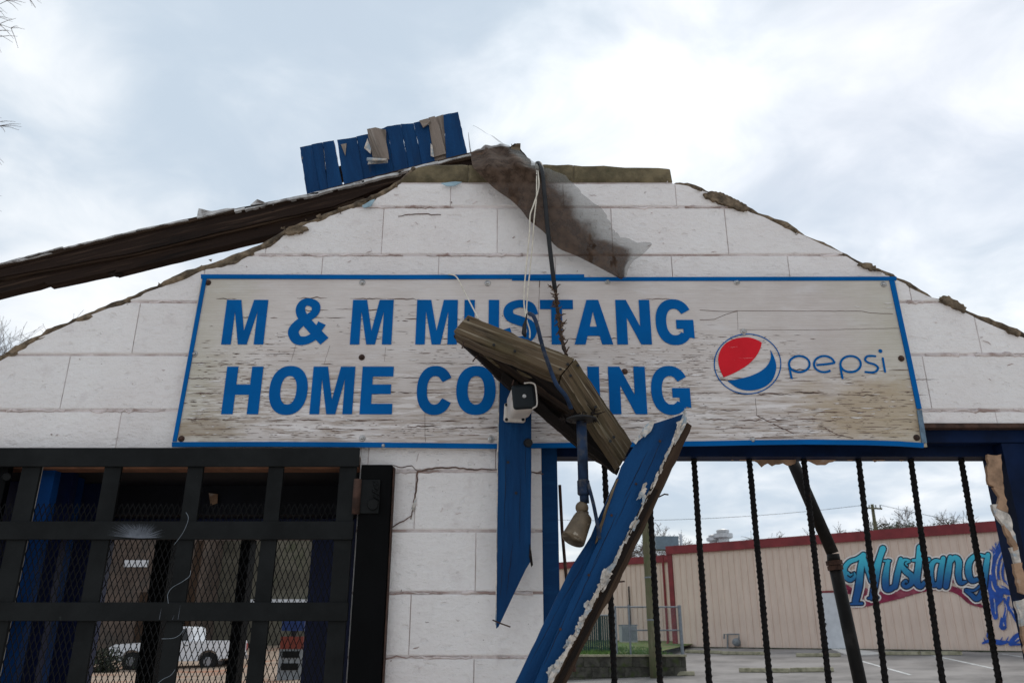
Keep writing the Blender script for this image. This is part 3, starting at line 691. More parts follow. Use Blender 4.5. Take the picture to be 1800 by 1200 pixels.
# ------------------------------------------------------------------ trees
M_BARK = simple('grey_bark', (.055, .045, .038), .95, .3, 6, bump=.3)
M_TWIG = simple('bare_twig', (.135, .108, .09), .95, .3, 3, bump=0)
def bare_tree(name, base, h, label, seed, spread=.5, levels=5, droop=0.0, lean=(0, 0), nb=(3, 4), r0=None, group='bare trees', rmin=.004):
    rg = random.Random(seed); t = thing(name, label, 'tree', base, group)
    tm, cm = MB(), MB(); base = Vector(base)
    def grow(p, d, ln, r, lv):
        seg = 3; pts = [p]; q = p.copy(); dd = d.copy()
        for i in range(seg):
            dd = (dd + Vector((rg.gauss(0, .13), rg.gauss(0, .13), rg.gauss(0, .10) + (.05 if lv < 3 else -droop)))).normalized()
            q = q + dd * ln / seg; pts.append(q.copy())
        r1 = r * .62
        (tm if lv == 0 else cm).tube(pts, [max(rmin, r + (r1 - r) * i / seg) for i in range(seg + 1)], 7 if lv == 0 else (5 if lv == 1 else 3), False)
        if lv >= levels: return
        n = rg.randint(*nb) + (1 if lv in (0, 2) else 0)
        for i in range(n):
            s = rg.uniform(.42, 1.0) if i else 1.0
            k = s * seg; a = min(seg - 1, int(k)); st_ = pts[a].lerp(pts[a + 1], k - a)
            az = rg.uniform(0, 6.28); side = Vector((math.cos(az), math.sin(az), rg.uniform(-.15, .5)))
            nd = (dd * rg.uniform(.55, .95) + side * spread * rg.uniform(.7, 1.3)).normalized()
            grow(st_, nd, ln * rg.uniform(.58, .82), r1 * rg.uniform(.55, .85), lv + 1)
    grow(base, Vector((lean[0], lean[1], 1)).normalized(), h * .30, r0 or h * .018, 0)
    k_ = h / max(.1, max(p.z for p in cm.v) - base.z)
    for m_ in (tm, cm): m_.v = [base + (p - base) * k_ for p in m_.v]
    tm.build('trunk', M_BARK, t); cm.build('crown', M_TWIG, t); return t
def tree_at(px, py_top, Y, *a, **k):
    top = P(px, py_top, Y); g = gz(top.x, Y); return bare_tree('bare_tree', (top.x, Y, g), (top.z - g) * k.pop('f', 1.0), *a, rmin=Y * .00018, **k)
tree_at(1196, 915, 60, 'rounded bare tree behind the red roof corner, left of the roof vents', 11, spread=.75, levels=6)
tree_at(1650, 886, 58, 'tall bare tree at the right end of the tan roof, behind the lettering', 12, spread=.45, lean=(.05, 0), levels=6)
tree_at(1690, 892, 60, 'bare tree crowding the right side of the tallest bare one', 17, spread=.45, levels=6)
tree_at(1612, 905, 62, 'bare tree between the dark evergreen and the tallest bare one', 18, spread=.5, levels=6)
tree_at(1412, 926, 70, 'small bare tree peeping over the roof behind the leaning pipe', 13, spread=.7, levels=6)
tree_at(1500, 918, 76, 'thin bare tree over the roof, left of the utility pole', 14, spread=.4, levels=6)
tree_at(8, 548, 19, 'bare tree seen above the left slope of the block wall', 21, spread=.55, levels=6, nb=(4, 4))
tree_at(52, 560, 23, 'lower bare tree above the left wall slope, right of another', 22, spread=.55, levels=6, nb=(4, 4))
def droopy():
    t = thing('overhanging_tree', 'nearest bare tree with drooping twigs entering at the left edge', 'tree', (-8.2, 9.0, 0), 'bare trees')
    rg = random.Random(9); tm, cm = MB(), MB()
    tm.tube([(-8.2, 9, -.1), (-8.1, 9.1, 3), (-8.0, 8.9, 6.5), (-8.1, 9, 11)], [.2, .17, .12, .05], 8)
    for i in range(60):
        z = rg.uniform(5.0, 11.2); a = rg.uniform(-.9, .9); p = Vector((-8.05, 9, z)); d = Vector((math.cos(a), math.sin(a), .25)); pts = [p]; ln = rg.uniform(.5, 1.05)
        for k in range(5): d = (d + Vector((0, 0, -.14 + rg.gauss(0, .08)))).normalized(); p = p + d * ln / 5; pts.append(p.copy())
        cm.tube(pts, [.018, .014, .010, .007, .005, .003], 3, False)
        for j in range(9):
            q = pts[rg.randint(1, 5)]; dd = Vector((rg.uniform(.1, 1), rg.gauss(0, .5), rg.uniform(-.6, .4))).normalized(); cm.tube([q, q + dd * .14, q + dd * .27 + Vector((0, 0, -.03))], [.005, .004, .002], 3, False)
    tm.build('trunk', M_BARK, t); cm.build('crown', M_TWIG, t)
droopy()
# evergreen behind the roof
ev = P(1568, 914, 66); t = thing('evergreen_tree', 'dark green leafy evergreen behind the roof by the utility pole', 'tree', (ev.x, 66, ZB))
MB().tube([(ev.x, 66, ZB), (ev.x, 66, ev.z - .6)], [.25, .12], 8).build('trunk', M_BARK, t)
cm = MB(); rg = random.Random(4)
for b_ in range(26):
    c = Vector((ev.x + rg.gauss(0, 1.5), 66 + rg.gauss(0, 1.2), ev.z - .5 - abs(rg.gauss(0, 1.3)))); 
    for i in range(130):
        p = c + Vector((rg.gauss(0, .45), rg.gauss(0, .45), rg.gauss(0, .36))); a = Vector((rg.gauss(0, 1), rg.gauss(0, 1), rg.gauss(0, 1))).normalized() * .14; bb = a.orthogonal().normalized() * .08
        cm.add([p - a, p + bb, p + a, p - bb], [(0, 1, 2, 3)])
cm.build('crown', simple('evergreen_leaf', (.030, .050, .018), .8, .45, 1.2, bump=0), t)
# utility pole and wires
ub = P(1541, 945, 62); top = P(1533, 886, 62); 
t = thing('utility_pole', 'distant utility pole with crossarm above the red trimmed roof', 'utility pole', (ub.x + .1, 62, ZB))
MB().tube([(ub.x + .25, 62, ZB), (ub.x, 62, ub.z), top], [.17, .15, .12], 8).build('shaft', M_POLE, t)
ca = P(1533, 893, 61.8); MB().bar(ca + Vector((-.62, 0, .05)), ca + Vector((.72, -.1, -.05)), (0, 0, 1), .11, .09).build('crossarm', M_POLE, t)
for dx in (-.55, -.2, .3, .65): 
    MB().tube([ca + Vector((dx, 0, .03)), ca + Vector((dx, 0, .26))], .05, 6).build('insulator', M_GREY, t)
def wire(a, b_, sag, label, r=.018):
    pts = [a.lerp(b_, i / 16) - Vector((0, 0, sag * 4 * (i / 16) * (1 - i / 16))) for i in range(17)]
    tag(MB().tube(pts, r, 4).build('power_line', M_BLKPL, None, Matrix.Translation(pts[0])), label, 'power line', 'power lines above the roof')
wire(P(1533, 893, 61.8) + Vector((-.55, 0, .26)), P(940, 912, 60), .5, 'long thin power line running left from the utility pole across the window sky')
wire(P(1533, 893, 61.8) + Vector((.65, 0, .26)), P(1980, 955, 70), .4, 'thin power line dropping right from the utility pole towards the bare trees')

# ================================================================== STREET SIDE SEEN THROUGH THE GATE
M_BRICK = simple('brown_brick', (.105, .078, .062), .95, .3, 1.4, stain=(.8, .5, .7, (.075, .064, .055)), bscale=12, bump=.5)
M_OLIVE = simple('olive_wall', (.115, .105, .080), .95, .3, .8, stain=(.6, .5, .7, (.08, .085, .05)), bump=.2)
def house(name, label, px0, px1, Y, pytop, dep, mat, roofmat):
    a, b = PX(px0, 1050, Y), PX(px1, 1050, Y); z1 = PZ(pytop, Y)
    t = thing(name, label, 'building', ((a + b) / 2, Y, 0))
    MB().box((a, Y, -.1), (b, Y + dep, z1)).build('wall', mat, t)
    v = [(a - .4, Y - .5, z1 - .02), (b + .4, Y - .5, z1 - .02), (b + .4, Y + dep + .5, z1 - .02), (a - .4, Y + dep + .5, z1 - .02), (a + 1, Y + dep / 2, z1 + 2.2), (b - 1, Y + dep / 2, z1 + 2.2)]
    recalc(mk('roof', v, [(3, 2, 1, 0), (0, 1, 5, 4), (2, 3, 4, 5), (1, 2, 5), (3, 0, 4)], roofmat, t)); return t, a, b
M_ROOFD = simple('dark_shingle', (.05, .045, .042), .95, .3, 2)
bh_, a, b = house('brick_building', 'brown brick building behind the white pickup, with one small white window', 60, 352, 52, 905, 9, M_BRICK, M_ROOFD)
wx = PX(240, 990, 52); f = MB().box((wx - .75, 51.93, PZ(996, 52)), (wx + .75, 51.995, PZ(984, 52))).build('window', M_DOOR, bh_)
for px in (150, 268): 
    q = PX(px, 1000, 52); MB().box((q - .5, 51.9, 0), (q + .5, 51.99, PZ(1040, 52))).build('door', M_WOODBROWN, bh_)
MB().box((a - .05, 51.86, PZ(930, 52)), (b + .05, 51.99, PZ(925, 52))).build('band', M_ROOFD, bh_)
ol, a, b = house('olive_building', 'olive grey wall of a building beside the brick one, with a white ledge', 356, 700, 55, 900, 8, M_OLIVE, M_ROOFD)
MB().box((PX(430, 1055, 55), 54.6, PZ(1059, 55)), (PX(600, 1055, 55), 54.99, PZ(1053, 55))).build('ledge', M_DOOR, ol)
q = P(343, 1000, 46); tp_ = thing('tree_trunk', 'reddish brown tree trunk in front of the olive wall', 'tree', (q.x, 46, 0))
MB().tube([(q.x - .25, 46, -.1), (q.x, 46, 4), (q.x + .2, 46, 9), (q.x + .1, 46, 12)], [.30, .25, .2, .1], 10).build('trunk', M_WOODBROWN, tp_, smooth=True)
cm = MB(); rg = random.Random(8)
for i in range(14):
    a_ = rg.uniform(0, 6.28); z = rg.uniform(9, 12); d = Vector((math.cos(a_), math.sin(a_), .8)); p = Vector((q.x + .15, 46, z)); cm.tube([p, p + d * 1.2, p + d * 2.2 + Vector((0, 0, .3))], [.06, .04, .015], 4)
cm.build('crown', M_TWIG, tp_)
# pickup truck facing left
M_TRUCK = simple('white_car_paint', (.72, .73, .75), .3, .05, 2, bump=0, spec=.5)
M_TYRE = simple('tyre_rubber', (.012, .012, .012), .9, .2, 8, bump=0)
M_RIM = simple('grey_rim', (.25, .25, .26), .4, .2, 8, metal=.6, bump=0)
M_CARGL = simple('car_glass', (.015, .02, .025), .1, .1, 2, bump=0, spec=.6)
M_LAMPR = simple('tail_lens', (.30, .015, .012), .3, .1, 4, bump=0); M_LAMPO = simple('amber_lens', (.36, .13, .05), .3, .1, 4, bump=0)
TY = 37.5; tx0 = PX(190, 1150, TY); TW = 1.9
def trk(x, y, z): return (tx0 + x, TY + y, z)
tk = thing('pickup_truck', 'white pickup truck parked facing left before the brick building', 'pickup truck', trk(2.7, .95, 0))
def side_profile(name, prof, mat, parent, y0, y1, bev=.05):
    v, f = poly3([[Vector(trk(a, y0, b)) for a, b in prof]], (0, y1 - y0, 0)); o = recalc(mk(name, v, f, mat, parent))
    if bev: b = o.modifiers.new('bevel', 'BEVEL'); b.width = bev; b.segments = 2; b.limit_method = 'ANGLE'
    return o
def arch(cx, cz, r, n=8): return [(cx + r * math.cos(math.pi * i / n), cz + r * math.sin(math.pi * i / n)) for i in range(n, -1, -1)]
body = [(.05, .42), (.02, .62), (.0, .95), (.25, 1.08), (1.45, 1.16), (2.2, 1.20), (3.55, 1.22), (5.5, 1.24), (5.52, .52), (5.0, .50)] + arch(4.42, .40, .47)[::-1] + [(3.9, .40), (1.55, .40)] + arch(1.02, .40, .47)[::-1] + [(.5, .42)]
side_profile('body', body, M_TRUCK, tk, 0, TW)
cab = side_profile('cab', [(1.42, 1.15), (2.08, 1.78), (2.25, 1.83), (3.35, 1.83), (3.52, 1.75), (3.60, 1.2)], M_TRUCK, tk, .10, TW - .10, .04)
side_profile('side_window', [(1.72, 1.24), (2.16, 1.70), (2.55, 1.73), (2.55, 1.24)], M_CARGL, tk, .085, .098, 0); side_profile('side_window', [(2.64, 1.24), (2.64, 1.73), (3.3, 1.73), (3.42, 1.24)], M_CARGL, tk, .085, .098, 0)
MB().hexa([trk(1.47, .2, 1.2), trk(1.47, 1.7, 1.2), trk(2.07, 1.65, 1.76), trk(2.07, .25, 1.76), trk(1.44, .2, 1.21), trk(1.44, 1.7, 1.21), trk(2.04, 1.65, 1.77), trk(2.04, .25, 1.77)]).build('windscreen', M_CARGL, tk)
for x in (1.02, 4.42):
    for y in (.02, TW - .24):
        wl = MB().tube([trk(x, y, .38), trk(x, y + .04, .38), trk(x, y + .20, .38), trk(x, y + .22, .38)], [.34, .38, .38, .34], 20).build('wheel', M_TYRE, tk)
        MB().tube([trk(x, y - .012, .38), trk(x, y + .02, .38)], [.17, .23], 14).build('rim', M_RIM, wl)
MB().box(trk(-.06, .05, .42), trk(.06, TW - .05, .62)).build('bumper', M_RIM, tk); MB().box(trk(5.5, .05, .45), trk(5.62, TW - .05, .62)).build('bumper', M_RIM, tk)
MB().box(trk(-.03, .35, .66), trk(.03, TW - .35, .92)).build('grille', M_BLKPL, tk)
for y in (.04, TW - .34): MB().box(trk(-.02, y, .72), trk(.24, y + .30, .93)).build('headlight', M_LAMPO, tk)
for y in (-.012, TW - .15): MB().box(trk(5.36, y, .8), trk(5.53, y + .16, 1.12)).build('tail_light', M_LAMPR, tk)
MB().box(trk(1.75, -.14, 1.22), trk(1.87, -.01, 1.38)).build('mirror', M_BLKPL, tk)
for x in (2.62,): MB().box(trk(x, -.004, .55), trk(x + .015, .05, 1.17)).build('door_seam', M_BLKPL, tk)
MB().box(trk(3.3, -.02, 1.02), trk(3.48, .02, 1.06)).build('handle', M_BLKPL, tk)
# machine with blue top and red band, small dark box
q = P(507, 1195, 30); t = thing('roadside_cabinet', 'tall grey roadside cabinet with a blue top and a red band', 'cabinet', (q.x, 30, 0))
MB().box((q.x - .42, 30, 0), (q.x + .42, 30.5, PZ(1140, 30))).build('body', M_GREY, t)
MB().box((q.x - .40, 29.97, PZ(1140, 30) + .004), (q.x + .40, 30.48, PZ(1118, 30))).build('band', simple('faded_red', (.15, .028, .016), .7), t)
MB().box((q.x - .08, 30.1, PZ(1118, 30) + .002), (q.x + .08, 30.3, PZ(1108, 30))).build('neck', M_BLKPL, t)
MB().box((q.x - .40, 29.97, PZ(1108, 30)), (q.x + .40, 30.3, PZ(1085, 30))).build('top_sign', simple('cabinet_blue', (.006, .025, .11), .6), t)
for k, z in enumerate((.35, .75)): MB().box((q.x - .3, 29.97, z), (q.x + .3, 29.995, z + .22)).build('panel', M_BLACK, t)
q = P(180, 1172, 36.2); t = thing('shrub', 'dark low shrub in front of the pickup bumper', 'shrub', (q.x, 36.2, 0))
cm = MB(); rg = random.Random(2)
for i in range(900):
    p = Vector((q.x + rg.gauss(0, .38), 36.2 + rg.gauss(0, .3), abs(rg.gauss(.35, .28)))); a_ = Vector((rg.gauss(0, 1), rg.gauss(0, 1), rg.gauss(0, 1))).normalized() * .07; bb = a_.orthogonal().normalized() * .04; cm.add([p - a_, p + bb, p + a_, p - bb], [(0, 1, 2, 3)])
cm.build('leaves', simple('dark_shrub_leaf', (.025, .032, .018), .9, .4, 2, bump=0), t)
MB().tube([(q.x, 36.2, -.05), (q.x, 36.2, .4)], [.05, .03], 6).build('stem', M_BARK, t)

# ================================================================== THE BLOCK WALL
YWL, YBK = 2.8, 2.99
def W(px, py): p = P(px, py, YWL); return (p.x, p.z)
OUT = [W(*q) for q in ((0, 633), (60, 599), (130, 566), (235, 526), (300, 496), (355, 474), (400, 463), (470, 432), (500, 410), (560, 385), (655, 352), (698, 326), (735, 294), (790, 290), (940, 291), (1040, 292), (1178, 298), (1182, 320), (1235, 334), (1300, 362), (1400, 408), (1470, 441), (1570, 489), (1650, 528), (1700, 549), (1800, 593))]
lx, lz = OUT[0]; sl_ = (OUT[4][1] - lz) / (OUT[4][0] - lx); OUT = [(lx - 1.5, lz - 1.5 * sl_)] + OUT
rx, rz = OUT[-1]; sr_ = (OUT[-6][1] - rz) / (OUT[-6][0] - rx); OUT = OUT + [(rx + 1.9, rz + 1.9 * sr_)]
XLW, XRW = OUT[0][0], OUT[-1][0]
rj = random.Random(12)
def dens(o):
    r_ = []
    for i in range(len(o) - 1):
        (a, b), (c, d) = o[i], o[i + 1]; k = max(1, int(math.hypot(c - a, d - b) / .045))
        for j in range(k): t = j / k; r_.append((a + (c - a) * t + (rj.uniform(-.004, .004) if j else 0), b + (d - b) * t + (rj.uniform(-.006, .006) if j else 0)))
    return r_ + [o[-1]]
TOPL = dens(OUT)
REGION = TOPL + [(XRW, -.05), (XLW, -.05)]
GX0, GX1 = PX(-150, 1000, YWL), PX(634, 800, YWL); GZ = PZ(803, YWL)
WX0, WX1 = PX(953, 900, YWL), PX(1822, 800, YWL); WZ = PZ(746, YWL)
def clip(poly, lo, hi):
    for ax_, val, keep in ((0, lo[0], 1), (0, hi[0], -1), (1, lo[1], 1), (1, hi[1], -1)):
        o = []
        for i in range(len(poly)):
            a, b = poly[i - 1], poly[i]; ia, ib = (a[ax_] - val) * keep >= 0, (b[ax_] - val) * keep >= 0
            if ia != ib:
                t = (val - a[ax_]) / (b[ax_] - a[ax_]); o.append((a[0] + (b[0] - a[0]) * t, a[1] + (b[1] - a[1]) * t))
            if ib: o.append(b)
        poly = o
        if not poly: return []
    r_ = []
    for p in poly:
        if not r_ or math.hypot(p[0] - r_[-1][0], p[1] - r_[-1][1]) > .0015: r_.append(p)
    if len(r_) > 2 and math.hypot(r_[0][0] - r_[-1][0], r_[0][1] - r_[-1][1]) < .0015: r_.pop()
    return r_
wall = thing('block_wall', 'white painted concrete block gable wall carrying the long sign', 'wall', (0, YWL, 0))
def block(poly, mat, proud=0.0, dep=.14, bev=.007):
    xs_ = [p[0] for p in poly]; zs_ = [p[1] for p in poly]; w_, h_ = max(xs_) - min(xs_), max(zs_) - min(zs_)
    if w_ < .012 or h_ < .012: return
    n = len(poly); cx, cz = (max(xs_) + min(xs_)) / 2, sum(zs_) / n
    if len(poly) == 4: cz = (max(zs_) + min(zs_)) / 2
    area = sum(poly[i - 1][0] * poly[i][1] - poly[i][0] * poly[i - 1][1] for i in range(n))
    if area < 0: poly = poly[::-1]
    kx, kz = max(.5, 1 - 2 * (bev if mat is M_RAW else .0016) / w_), max(.5, 1 - 2 * bev / h_)
    yf = YWL - proud + rj.uniform(0, .0025)
    ins = [(cx + (x - cx) * kx, cz + (z - cz) * kz) for x, z in poly]
    mid = [(cx + (x - cx) * (1 + kx) / 2, cz + (z - cz) * (1 + kz) / 2) for x, z in poly]
    v = [Vector((x, yf, z)) for x, z in ins] + [Vector((x, yf + .0018, z)) for x, z in mid] + [Vector((x, yf + .0065, z)) for x, z in poly] + [Vector((x, YWL + dep, z)) for x, z in poly]
    f = []
    for t in tessellate_polygon([[Vector((p[0], p[1], 0)) for p in ins]]):
        a, b, c = (Vector((*ins[i], 0)) for i in t)
        f.append(tuple(t) if (b - a).cross(c - a).z > 0 else tuple(reversed(t)))
    for k in range(3):
        for i in range(n):
            j = (i + 1) % n; f.append((k * n + i, (k + 1) * n + i, (k + 1) * n + j, k * n + j))
    o = mk('block', v, [tuple(reversed(q)) if False else q for q in f], mat, wall); recalc(o)
    return o
BW = .456
rel = [1.604, 1.39, 1.19, .975, .76, .537, .329, .124, -.078, -.283, -.488, -.693, -.898, -1.103, -1.308, -1.513, -1.62]
zrows = [1.85 + EYE, PZ(321, YWL)] + [EYE + r_ for r_ in rel]
XA = PX(874, 408, YWL)
anch = [XA - .12, XA - .19] + [XA if i % 2 == 0 else XA + BW / 2 for i in range(5)] + [PX(730, 870, YWL) if i % 2 == 0 else PX(836, 980, YWL) for i in range(20)]
for i in range(len(zrows) - 1):
    z1, z0 = zrows[i], zrows[i + 1]; bw = BW if i > 0 else .43
    k0 = int((XLW - anch[i]) / bw) - 1; k1 = int((XRW - anch[i]) / bw) + 1
    for k in range(k0, k1 + 1):
        g = .0022; a, b = anch[i] + k * bw + .0005, anch[i] + (k + 1) * bw - .0005
        pcs = [(a, b, z0 + .0030, z1 - .0030)]
        for ox0, ox1, oz in ((GX0, GX1, GZ), (WX0, WX1, WZ)):
            nx_ = []
            for (p, q, r_, s) in pcs:
                if q <= ox0 or p >= ox1 or r_ >= oz: nx_.append((p, q, r_, s)); continue
                if p < ox0: nx_.append((p, ox0, r_, s))
                if q > ox1: nx_.append((ox1, q, r_, s))
                if s > oz: nx_.append((max(p, ox0), min(q, ox1), oz, s))
            pcs = nx_
        for (p, q, r_, s) in pcs:
            pl = clip(REGION, (p, r_), (q, s))
            if len(pl) > 2: block(pl, M_RAW if i == 0 else M_WALL, .006 if i == 0 else 0, bev=.012 if i == 0 else .006)
bk = [(x, z - .004) for x, z in TOPL]
loop = bk + [(XRW - .01, 0), (WX1 + .001, 0), (WX1 + .001, WZ + .001), (WX0 - .001, WZ + .001), (WX0 - .001, 0), (GX1 + .001, 0), (GX1 + .001, GZ + .001), (GX0 - .001, GZ + .001), (GX0 - .001, 0), (XLW + .01, 0)]
v, f = poly3([[Vector((x, YWL + .0055, z)) for x, z in loop]], (0, YBK - YWL - .0055, 0))
recalc(mk('mortar', v, f, M_MORTAR, wall))
# uneven, over-painted mortar squeezed out along the bed joints and some head joints
rd = MB(); rg = random.Random(31)
def ridge(p0, p1, r, wob):
    n = max(4, int(math.hypot(p1[0] - p0[0], p1[1] - p0[1]) / .016)); pts, rr = [], []
    for j in range(n + 1):
        t = j / n; pts.append((p0[0] + (p1[0] - p0[0]) * t, YWL + .0035 + rg.uniform(-.0012, .0015), p0[1] + (p1[1] - p0[1]) * t + rg.gauss(0, wob))); rr.append(max(.0012, r * (.55 + .9 * mnoise.noise(Vector((p0[0] * 3 + t * (p1[0] - p0[0]) * 14, p0[1] * 9, 2.2))) + .3)))
    rd.tube(pts, rr, 5)
def top_at(x):
    for i in range(len(TOPL) - 1):
        if TOPL[i][0] <= x <= TOPL[i + 1][0]:
            a, b = TOPL[i], TOPL[i + 1]; return a[1] + (b[1] - a[1]) * ((x - a[0]) / max(1e-6, b[0] - a[0]))
    return 0
def span_runs(z):
    xs_ = [XLW + j * .05 for j in range(int((XRW - XLW) / .05))]; run = None
    for x in xs_:
        ok = z < top_at(x) - .01 and not (GX0 < x < GX1 and z < GZ) and not (WX0 < x < WX1 and z < WZ)
        if ok and run is None: run = x
        if (not ok) and run is not None: yield run, x - .055; run = None
    if run is not None: yield run, XRW
for z in zrows[2:13]:
    for a, b in span_runs(z):
        x = a + .02
        while x < b - .05:
            l = min(b - x, rg.uniform(.12, .5))
            if rg.random() < .72: ridge((x, z - .001), (x + l, z - .001), rg.uniform(.0034, .0075), .0028)
            x += l + rg.uniform(0, .1)
for i in range(420):
    x = rg.uniform(XLW + .2, XRW - .2); z = rg.uniform(1.3, 3.35)
    if z > top_at(x) - .03 or (GX0 - .02 < x < GX1 + .02 and z < GZ + .02) or (WX0 - .04 < x < WX1 + .02 and z < WZ + .02): continue
    l = abs(rg.gauss(0, .014)) + .004; a = rg.gauss(0, .5); d = Vector((math.cos(a), 0, math.sin(a))); p = Vector((x, YWL + .0005, z)); q = p + d * l
    rd.tube([p, p.lerp(q, .35) + Vector((0, 0, rg.gauss(0, .002))), p.lerp(q, .7) + Vector((0, 0, rg.gauss(0, .003))), q], [.0006, .0022, .0018, .0005], 5)
tag(rd.build('mortar_ridge', M_RIDGE, wall, smooth=True), kind='stuff')
# crack through the pier
ck = MB(); rg = random.Random(6)
def crack(pxs, wmm, Y=YWL - .0015):
    pts = [P(a, b, Y) for a, b in pxs]; o = jag([Vector(p) for p in pts], .012, .003, rg, False)
    m = len(o)
    for i in range(m - 1):
        w0 = wmm * (.35 + .65 * math.sin(math.pi * min(1, (i + .4) / m))) / 2000; t = (o[i + 1] - o[i]).normalized(); s = Vector((-t.z, 0, t.x)) * w0
        ck.add([o[i] - s, o[i + 1] - s, o[i + 1] + s, o[i] + s, o[i] - s + Vector((0, .003, 0)), o[i + 1] - s + Vector((0, .003, 0)), o[i + 1] + s + Vector((0, .003, 0)), o[i] + s + Vector((0, .003, 0))], [(0, 1, 2, 3), (7, 6, 5, 4), (0, 4, 5, 1), (2, 6, 7, 3)])
crack([(878, 824), (840, 825), (795, 821), (765, 822), (734, 828), (732, 850), (729, 875), (724, 900), (722, 912)], 6)
crack([(724, 905), (710, 915), (690, 926)], 4); crack([(734, 828), (724, 818), (708, 821), (690, 817)], 3); crack([(936, 829), (955, 833)], 4)
crack([(700, 380), (730, 376), (775, 377)], 3)
ck.build('crack', M_TEAR, wall)
MB().hexa([P(723, 893, YWL - .003), P(728, 899, YWL - .003), P(732, 878, YWL - .004), P(730, 874, YWL - .004)] + [P(723, 893, YWL), P(728, 899, YWL), P(732, 878, YWL), P(730, 874, YWL)]).build('loose_flake', M_PEEL, wall)
# rough mortar left on the two raking edges
def crust(pts, r0, r1, seed):
    rg = random.Random(seed); m = MB(); o = dens(pts); n = len(o)
    for lay in range(3):
        P_, r_ = [], []
        for i, (x, z) in enumerate(o):
            P_.append((x + rg.gauss(0, .004), YWL + .012 + lay * .06 + rg.gauss(0, .004), z + rg.uniform(.0, .012))); r_.append(rg.uniform(r0, r1) * (1 + .9 * mnoise.noise(Vector((x * 5, lay, seed)))))
        m.tube(P_, r_, 7)
    o = m.build('mortar_crust', M_CRUST, wall); s = o.modifiers.new('sub', 'SUBSURF'); s.levels = 1; s.render_levels = 1
    tx = bpy.data.textures.new('crust_noise', 'CLOUDS'); tx.noise_scale = .016; tx.noise_depth = 3
    d = o.modifiers.new('disp', 'DISPLACE'); d.texture = tx; d.strength = .024; d.mid_level = .5
    return o
iL = [q for q in OUT if q[0] <= W(735, 294)[0]]; iR = [q for q in OUT if q[0] >= W(1182, 320)[0] - .001]
crust(iL, .012, .024, 3); crust(iR, .009, .018, 8)
rb_ = MB(); rg = random.Random(19)
for side, n_, smax in ((iL, 340, .016), (iR, 260, .012)):
    o = dens(side)
    for q in range(n_):
        x, z = o[rg.randrange(len(o))]; c = Vector((x + rg.gauss(0, .01), YWL + rg.uniform(-.008, .12), z + rg.uniform(-.012, .020))); r_ = rg.uniform(.004, smax)
        pts = [c + Vector((rg.gauss(0, 1), rg.gauss(0, 1), rg.gauss(0, .7))).normalized() * r_ * rg.uniform(.6, 1.3) for _ in range(6)]
        rb_.add(pts, [(0, 1, 2), (0, 2, 3), (0, 3, 4), (0, 4, 1), (5, 2, 1), (5, 3, 2), (5, 4, 3), (5, 1, 4)])
tag(recalc(rb_.build('rubble_crumb', M_CRUST, wall)), kind='stuff')
def chunk(pts, th=.12, dy=0):
    W_ = jag([P(a, b, YWL - .012 + dy) for a, b in pts], .007, .0045, rj); v, f = poly3([W_], (0, th, 0)); o = recalc(mk('mortar_chunk', v, f, M_CRUST, wall))
    b = o.modifiers.new('bevel', 'BEVEL'); b.width = .004; b.segments = 2; b.limit_method = 'ANGLE'
for c in ([(1236, 340), (1248, 336), (1266, 337), (1290, 349), (1313, 360), (1315, 369), (1302, 369), (1270, 358), (1240, 346)], [(1655, 521), (1668, 519), (1686, 531), (1700, 540), (1699, 548), (1680, 541), (1658, 530)], [(1770, 578), (1784, 577), (1796, 583), (1794, 590), (1776, 585)],
          [(498, 411), (514, 400), (534, 397), (542, 402), (524, 410)], [(1508, 464), (1530, 462), (1550, 475), (1530, 474)]):
    chunk(c)
for c in ([(775, 322), (800, 319), (812, 320), (800, 326), (786, 327)], [(636, 362), (652, 352), (659, 350), (652, 362), (640, 365)]):
    o = prism('paint_flake', simple('pale_blue_flake', (.30, .42, .48), .8), wall, c, YWL - .016, .004)
# rusty drip ledge under the right end of the wall
MB().box((PX(1622, 745, YWL), YWL - .006, WZ - .012), (WX1 + .4, YWL + .1, WZ + .004)).build('drip_ledge', M_RUST, wall)

# ================================================================== WINDOW: frame, torn sheathing, bars
YH = 2.83
fr = thing('window_frame', 'dark blue wooden frame of the open barred window under the sign', 'window frame', ((WX0 + WX1) / 2, YH, 1.0))
MB().box((WX0 + .002, YH, PZ(777, YH)), (WX1 - .002, YH + .06, WZ - .013)).build('header', M_BLUED, fr)
MB().box((WX0 + .002, YH + .062, PZ(802, YH + .062)), (WX1 - .002, YH + .15, WZ - .013)).build('inner_header', M_BLUED, fr)
MB().box((WX0 + .001, YH + .012, .02), (PX(981, 900, YH + .012), YH + .10, PZ(778, YH))).build('side_post', M_BLUE, fr)
MB().box((PX(1757, 800, YH + .03), YH + .005, .02), (WX1 - .001, YH + .14, PZ(778, YH))).build('side_post', M_BLUED, fr)
pr = random.Random(15)
def torn(pts, Y, th, mat, parent=fr, name='torn_edge', amp=.006):
    W_ = jag([P(a, b, Y) for a, b in pts], .014, amp, pr); v, f = poly3([W_], (0, th, 0)); return recalc(mk(name, v, f, mat, parent))
torn([(1255, 800), (1608, 800), (1600, 808), (1560, 806), (1540, 811), (1532, 805), (1480, 807), (1445, 816), (1425, 810), (1400, 806), (1398, 814), (1345, 816), (1340, 820), (1333, 812), (1310, 808), (1280, 806)], 2.95, .012, M_PAPER)
